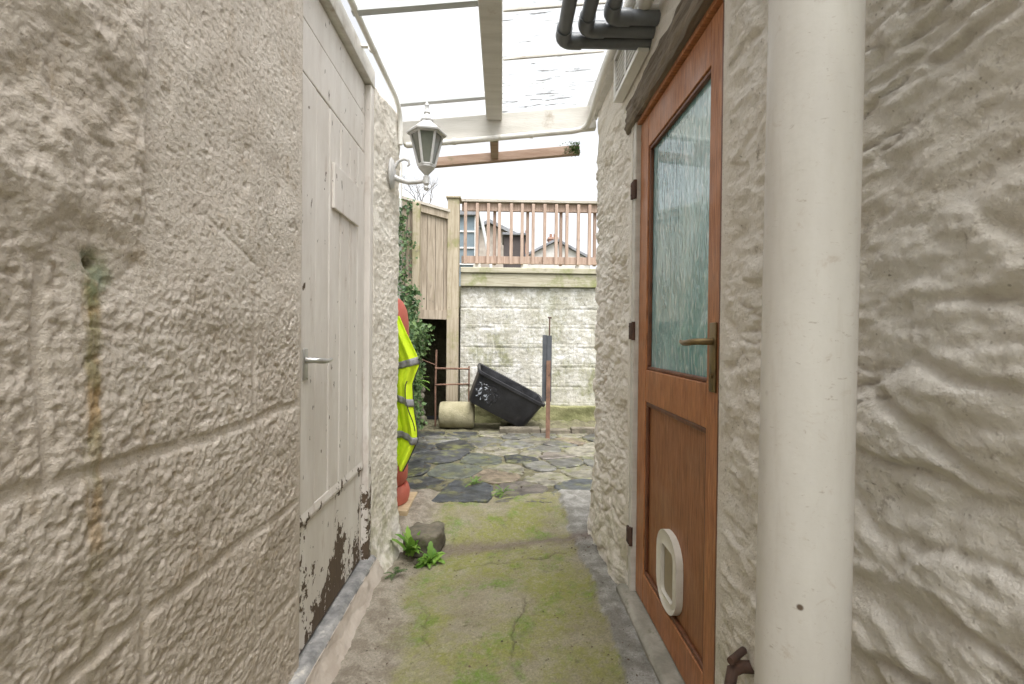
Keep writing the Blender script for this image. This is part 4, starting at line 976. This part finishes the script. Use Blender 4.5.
t = thing('dark_shed', (.35, 14.2, 2.0), 'small dark boarded shed beyond the railing, beside the stone gable', 'shed'); sh.build('wall', MT['hdark'], t); sr.build('roof', MT['hroof'], t)
h2, r2 = house('slate_house', 'low slate roofed house with two chimneys farthest beyond the railing', 'house', .9, 4.2, 23, 30, 2.0, 4.9, 5.75, MT['hwhite'], MT['hroof'])
for (cx, w, zt) in ((1.05, .30, 6.1), (2.45, .42, 5.95)):
    p = MB(); p.box(cx - w / 2, cx + w / 2, 23.4, 23.9, 4.6, zt, .01); p.box(cx - w / 2 - .05, cx + w / 2 + .05, 23.35, 23.95, zt + .002, zt + .1, .01)
    for q in (-.1, .1): p.tube([(cx + q, 23.6, zt + .1), (cx + q, 23.6, zt + .3)], .07, 10)
    p.build('chimney', MT['hbrick'], r2)
t = thing('blue_shed', (-.9, 11.8, 2.0), 'blue-grey panelled shed with pale bars just beyond the railing post', 'shed')
p = MB(); p.box(-1.5, -.63, 11.8, 12.8, 2.0, 4.1, .01); p.build('wall', MT['hblue'], t)
p = MB(); p.box(-1.55, -.58, 11.7, 12.9, 4.102, 4.22, .01); p.build('roof', MT['hroof'], t)
p = MB()
for z in (2.9, 3.3, 3.7): p.box(-1.45, -.68, 11.77, 11.798, z, z + .04, .002)
p.box(-.70, -.66, 11.765, 11.798, 2.0, 4.1, .002); p.build('frame_bar', MT['pale'], t)
p = MB(); p.tube([(-.55, 11.4, 4.1), (-.2, 11.4, 2.4)], .035, 8); o = p.build('timber_prop', MT['pale'], None, wloc=(-.4, 11.4, 2.4)); tag(o, 'pale timber prop leaning beside the blue-grey shed', 'timber')
# bare tree
tr = thing('bare_tree', (-1.75, 9.5, 2.0), 'bare leafless tree top showing beyond the fence, below the lantern', 'tree')
p = MB(); p.tube([(-1.75, 9.5, 1.9), (-1.72, 9.5, 2.8), (-1.62, 9.5, 3.6)], [.05, .035, .022], 8); p.build('trunk', MT['bark'], tr)
br = MB()
def grow(q, d, l, r, k):
    pts = [q]; 
    for j in range(4):
        d = (d + Vector((random.uniform(-.2, .2), random.uniform(-.2, .2), random.uniform(-.1, .2)))).normalized(); q = q + d * l / 4; pts.append(q)
    br.tube(pts, [r * (1 - .15 * j) for j in range(5)], 5, False)
    if k:
        for _ in range(3): grow(pts[random.choice((2, 3, 4))], (d + Vector((random.uniform(-.9, .9), random.uniform(-.6, .6), random.uniform(-.4, .6)))).normalized(), l * .68, r * .55, k - 1)
for dx in (-.5, .15, .7): grow(Vector((-1.62, 9.5, 3.55)), Vector((dx, 0, .8)), .42, .013, 3)
br.build('branch', MT['bark'], tr)

# litter of leaves and grit on the ground
lt = MB()
for k in range(1000):
    z = .008
    if k < 840:
        x = random.choice([random.uniform(-.5, .5), random.gauss(-.47, .04), random.gauss(.44, .04)]); y = random.choice([random.uniform(1.4, 2.75), random.gauss(2.62, .09)]); z = float(floor_h(np.array([x]), np.array([y]))[0]) + .003
        s = random.uniform(.003, .007) if k > 160 else random.uniform(.007, .015)
    else: x = random.choice([random.uniform(-.9, 1.6), random.gauss(-.8, .1)]); y = random.uniform(3.3, 6.2); z = .035; s = random.uniform(.015, .04)
    a = random.uniform(0, 6.28); lt.leaf(Vector((x, y, z)), Vector((math.cos(a), math.sin(a), random.uniform(-.1, .3))), Vector((random.uniform(-.4, .4), random.uniform(-.4, .4), 1)), s, s * random.uniform(.4, .8))
tag(lt.build('leaf_litter', MT['dead']), 'small dead leaves and grit scattered over the path and paving', 'leaf litter', kind='stuff')

# ------------------------------------------------------------------ light and camera
w = bpy.data.worlds.new('World'); sc.world = w; w.use_nodes = True; nt = w.node_tree; nt.nodes.clear()
SE, SR = 66, 165
sky = nt.nodes.new('ShaderNodeTexSky'); sky.sky_type = 'NISHITA'; sky.sun_disc = False; sky.sun_elevation = R(SE); sky.sun_rotation = R(SR); sky.dust_density = 5; sky.air_density = 1.0
hs = nt.nodes.new('ShaderNodeHueSaturation'); hs.inputs['Saturation'].default_value = .12
bg = nt.nodes.new('ShaderNodeBackground'); bg.inputs['Strength'].default_value = .15
ou = nt.nodes.new('ShaderNodeOutputWorld')
nt.links.new(sky.outputs[0], hs.inputs['Color']); nt.links.new(hs.outputs[0], bg.inputs['Color']); nt.links.new(bg.outputs[0], ou.inputs['Surface'])
sl = bpy.data.lights.new('sun', 'SUN'); sl.energy = 1.5; sl.angle = R(40); sl.color = (1, .98, .96)
so_ = bpy.data.objects.new('sun', sl); C.objects.link(so_)
az = R(SR); el = R(SE); dirv = Vector((math.sin(az) * math.cos(el), math.cos(az) * math.cos(el), math.sin(el)))
so_.rotation_euler = dirv.to_track_quat('Z', 'Y').to_euler()

cam = bpy.data.cameras.new('camera'); cam.lens = 480 / 1024 * 36; cam.sensor_width = 36; cam.clip_start = .02; cam.clip_end = 1000
cam.dof.use_dof = True; cam.dof.focus_distance = 2.4; cam.dof.aperture_fstop = 10.0
cobj = bpy.data.objects.new('camera', cam); C.objects.link(cobj)
cobj.matrix_world = Matrix.Translation((0, 0, 1.13)) @ Matrix.Rotation(R(-1.2), 4, 'Z') @ Matrix.Rotation(R(90 - .5), 4, 'X') @ Matrix.Rotation(R(.6), 4, 'Z')
sc.camera = cobj
vs = sc.view_settings; vs.view_transform = 'Standard'; vs.look = 'None'; vs.gamma = 1; vs.use_curve_mapping = False; vs.exposure = 1.3
sc.cycles.max_bounces = 10; sc.cycles.transparent_max_bounces = 16; sc.cycles.diffuse_bounces = 6
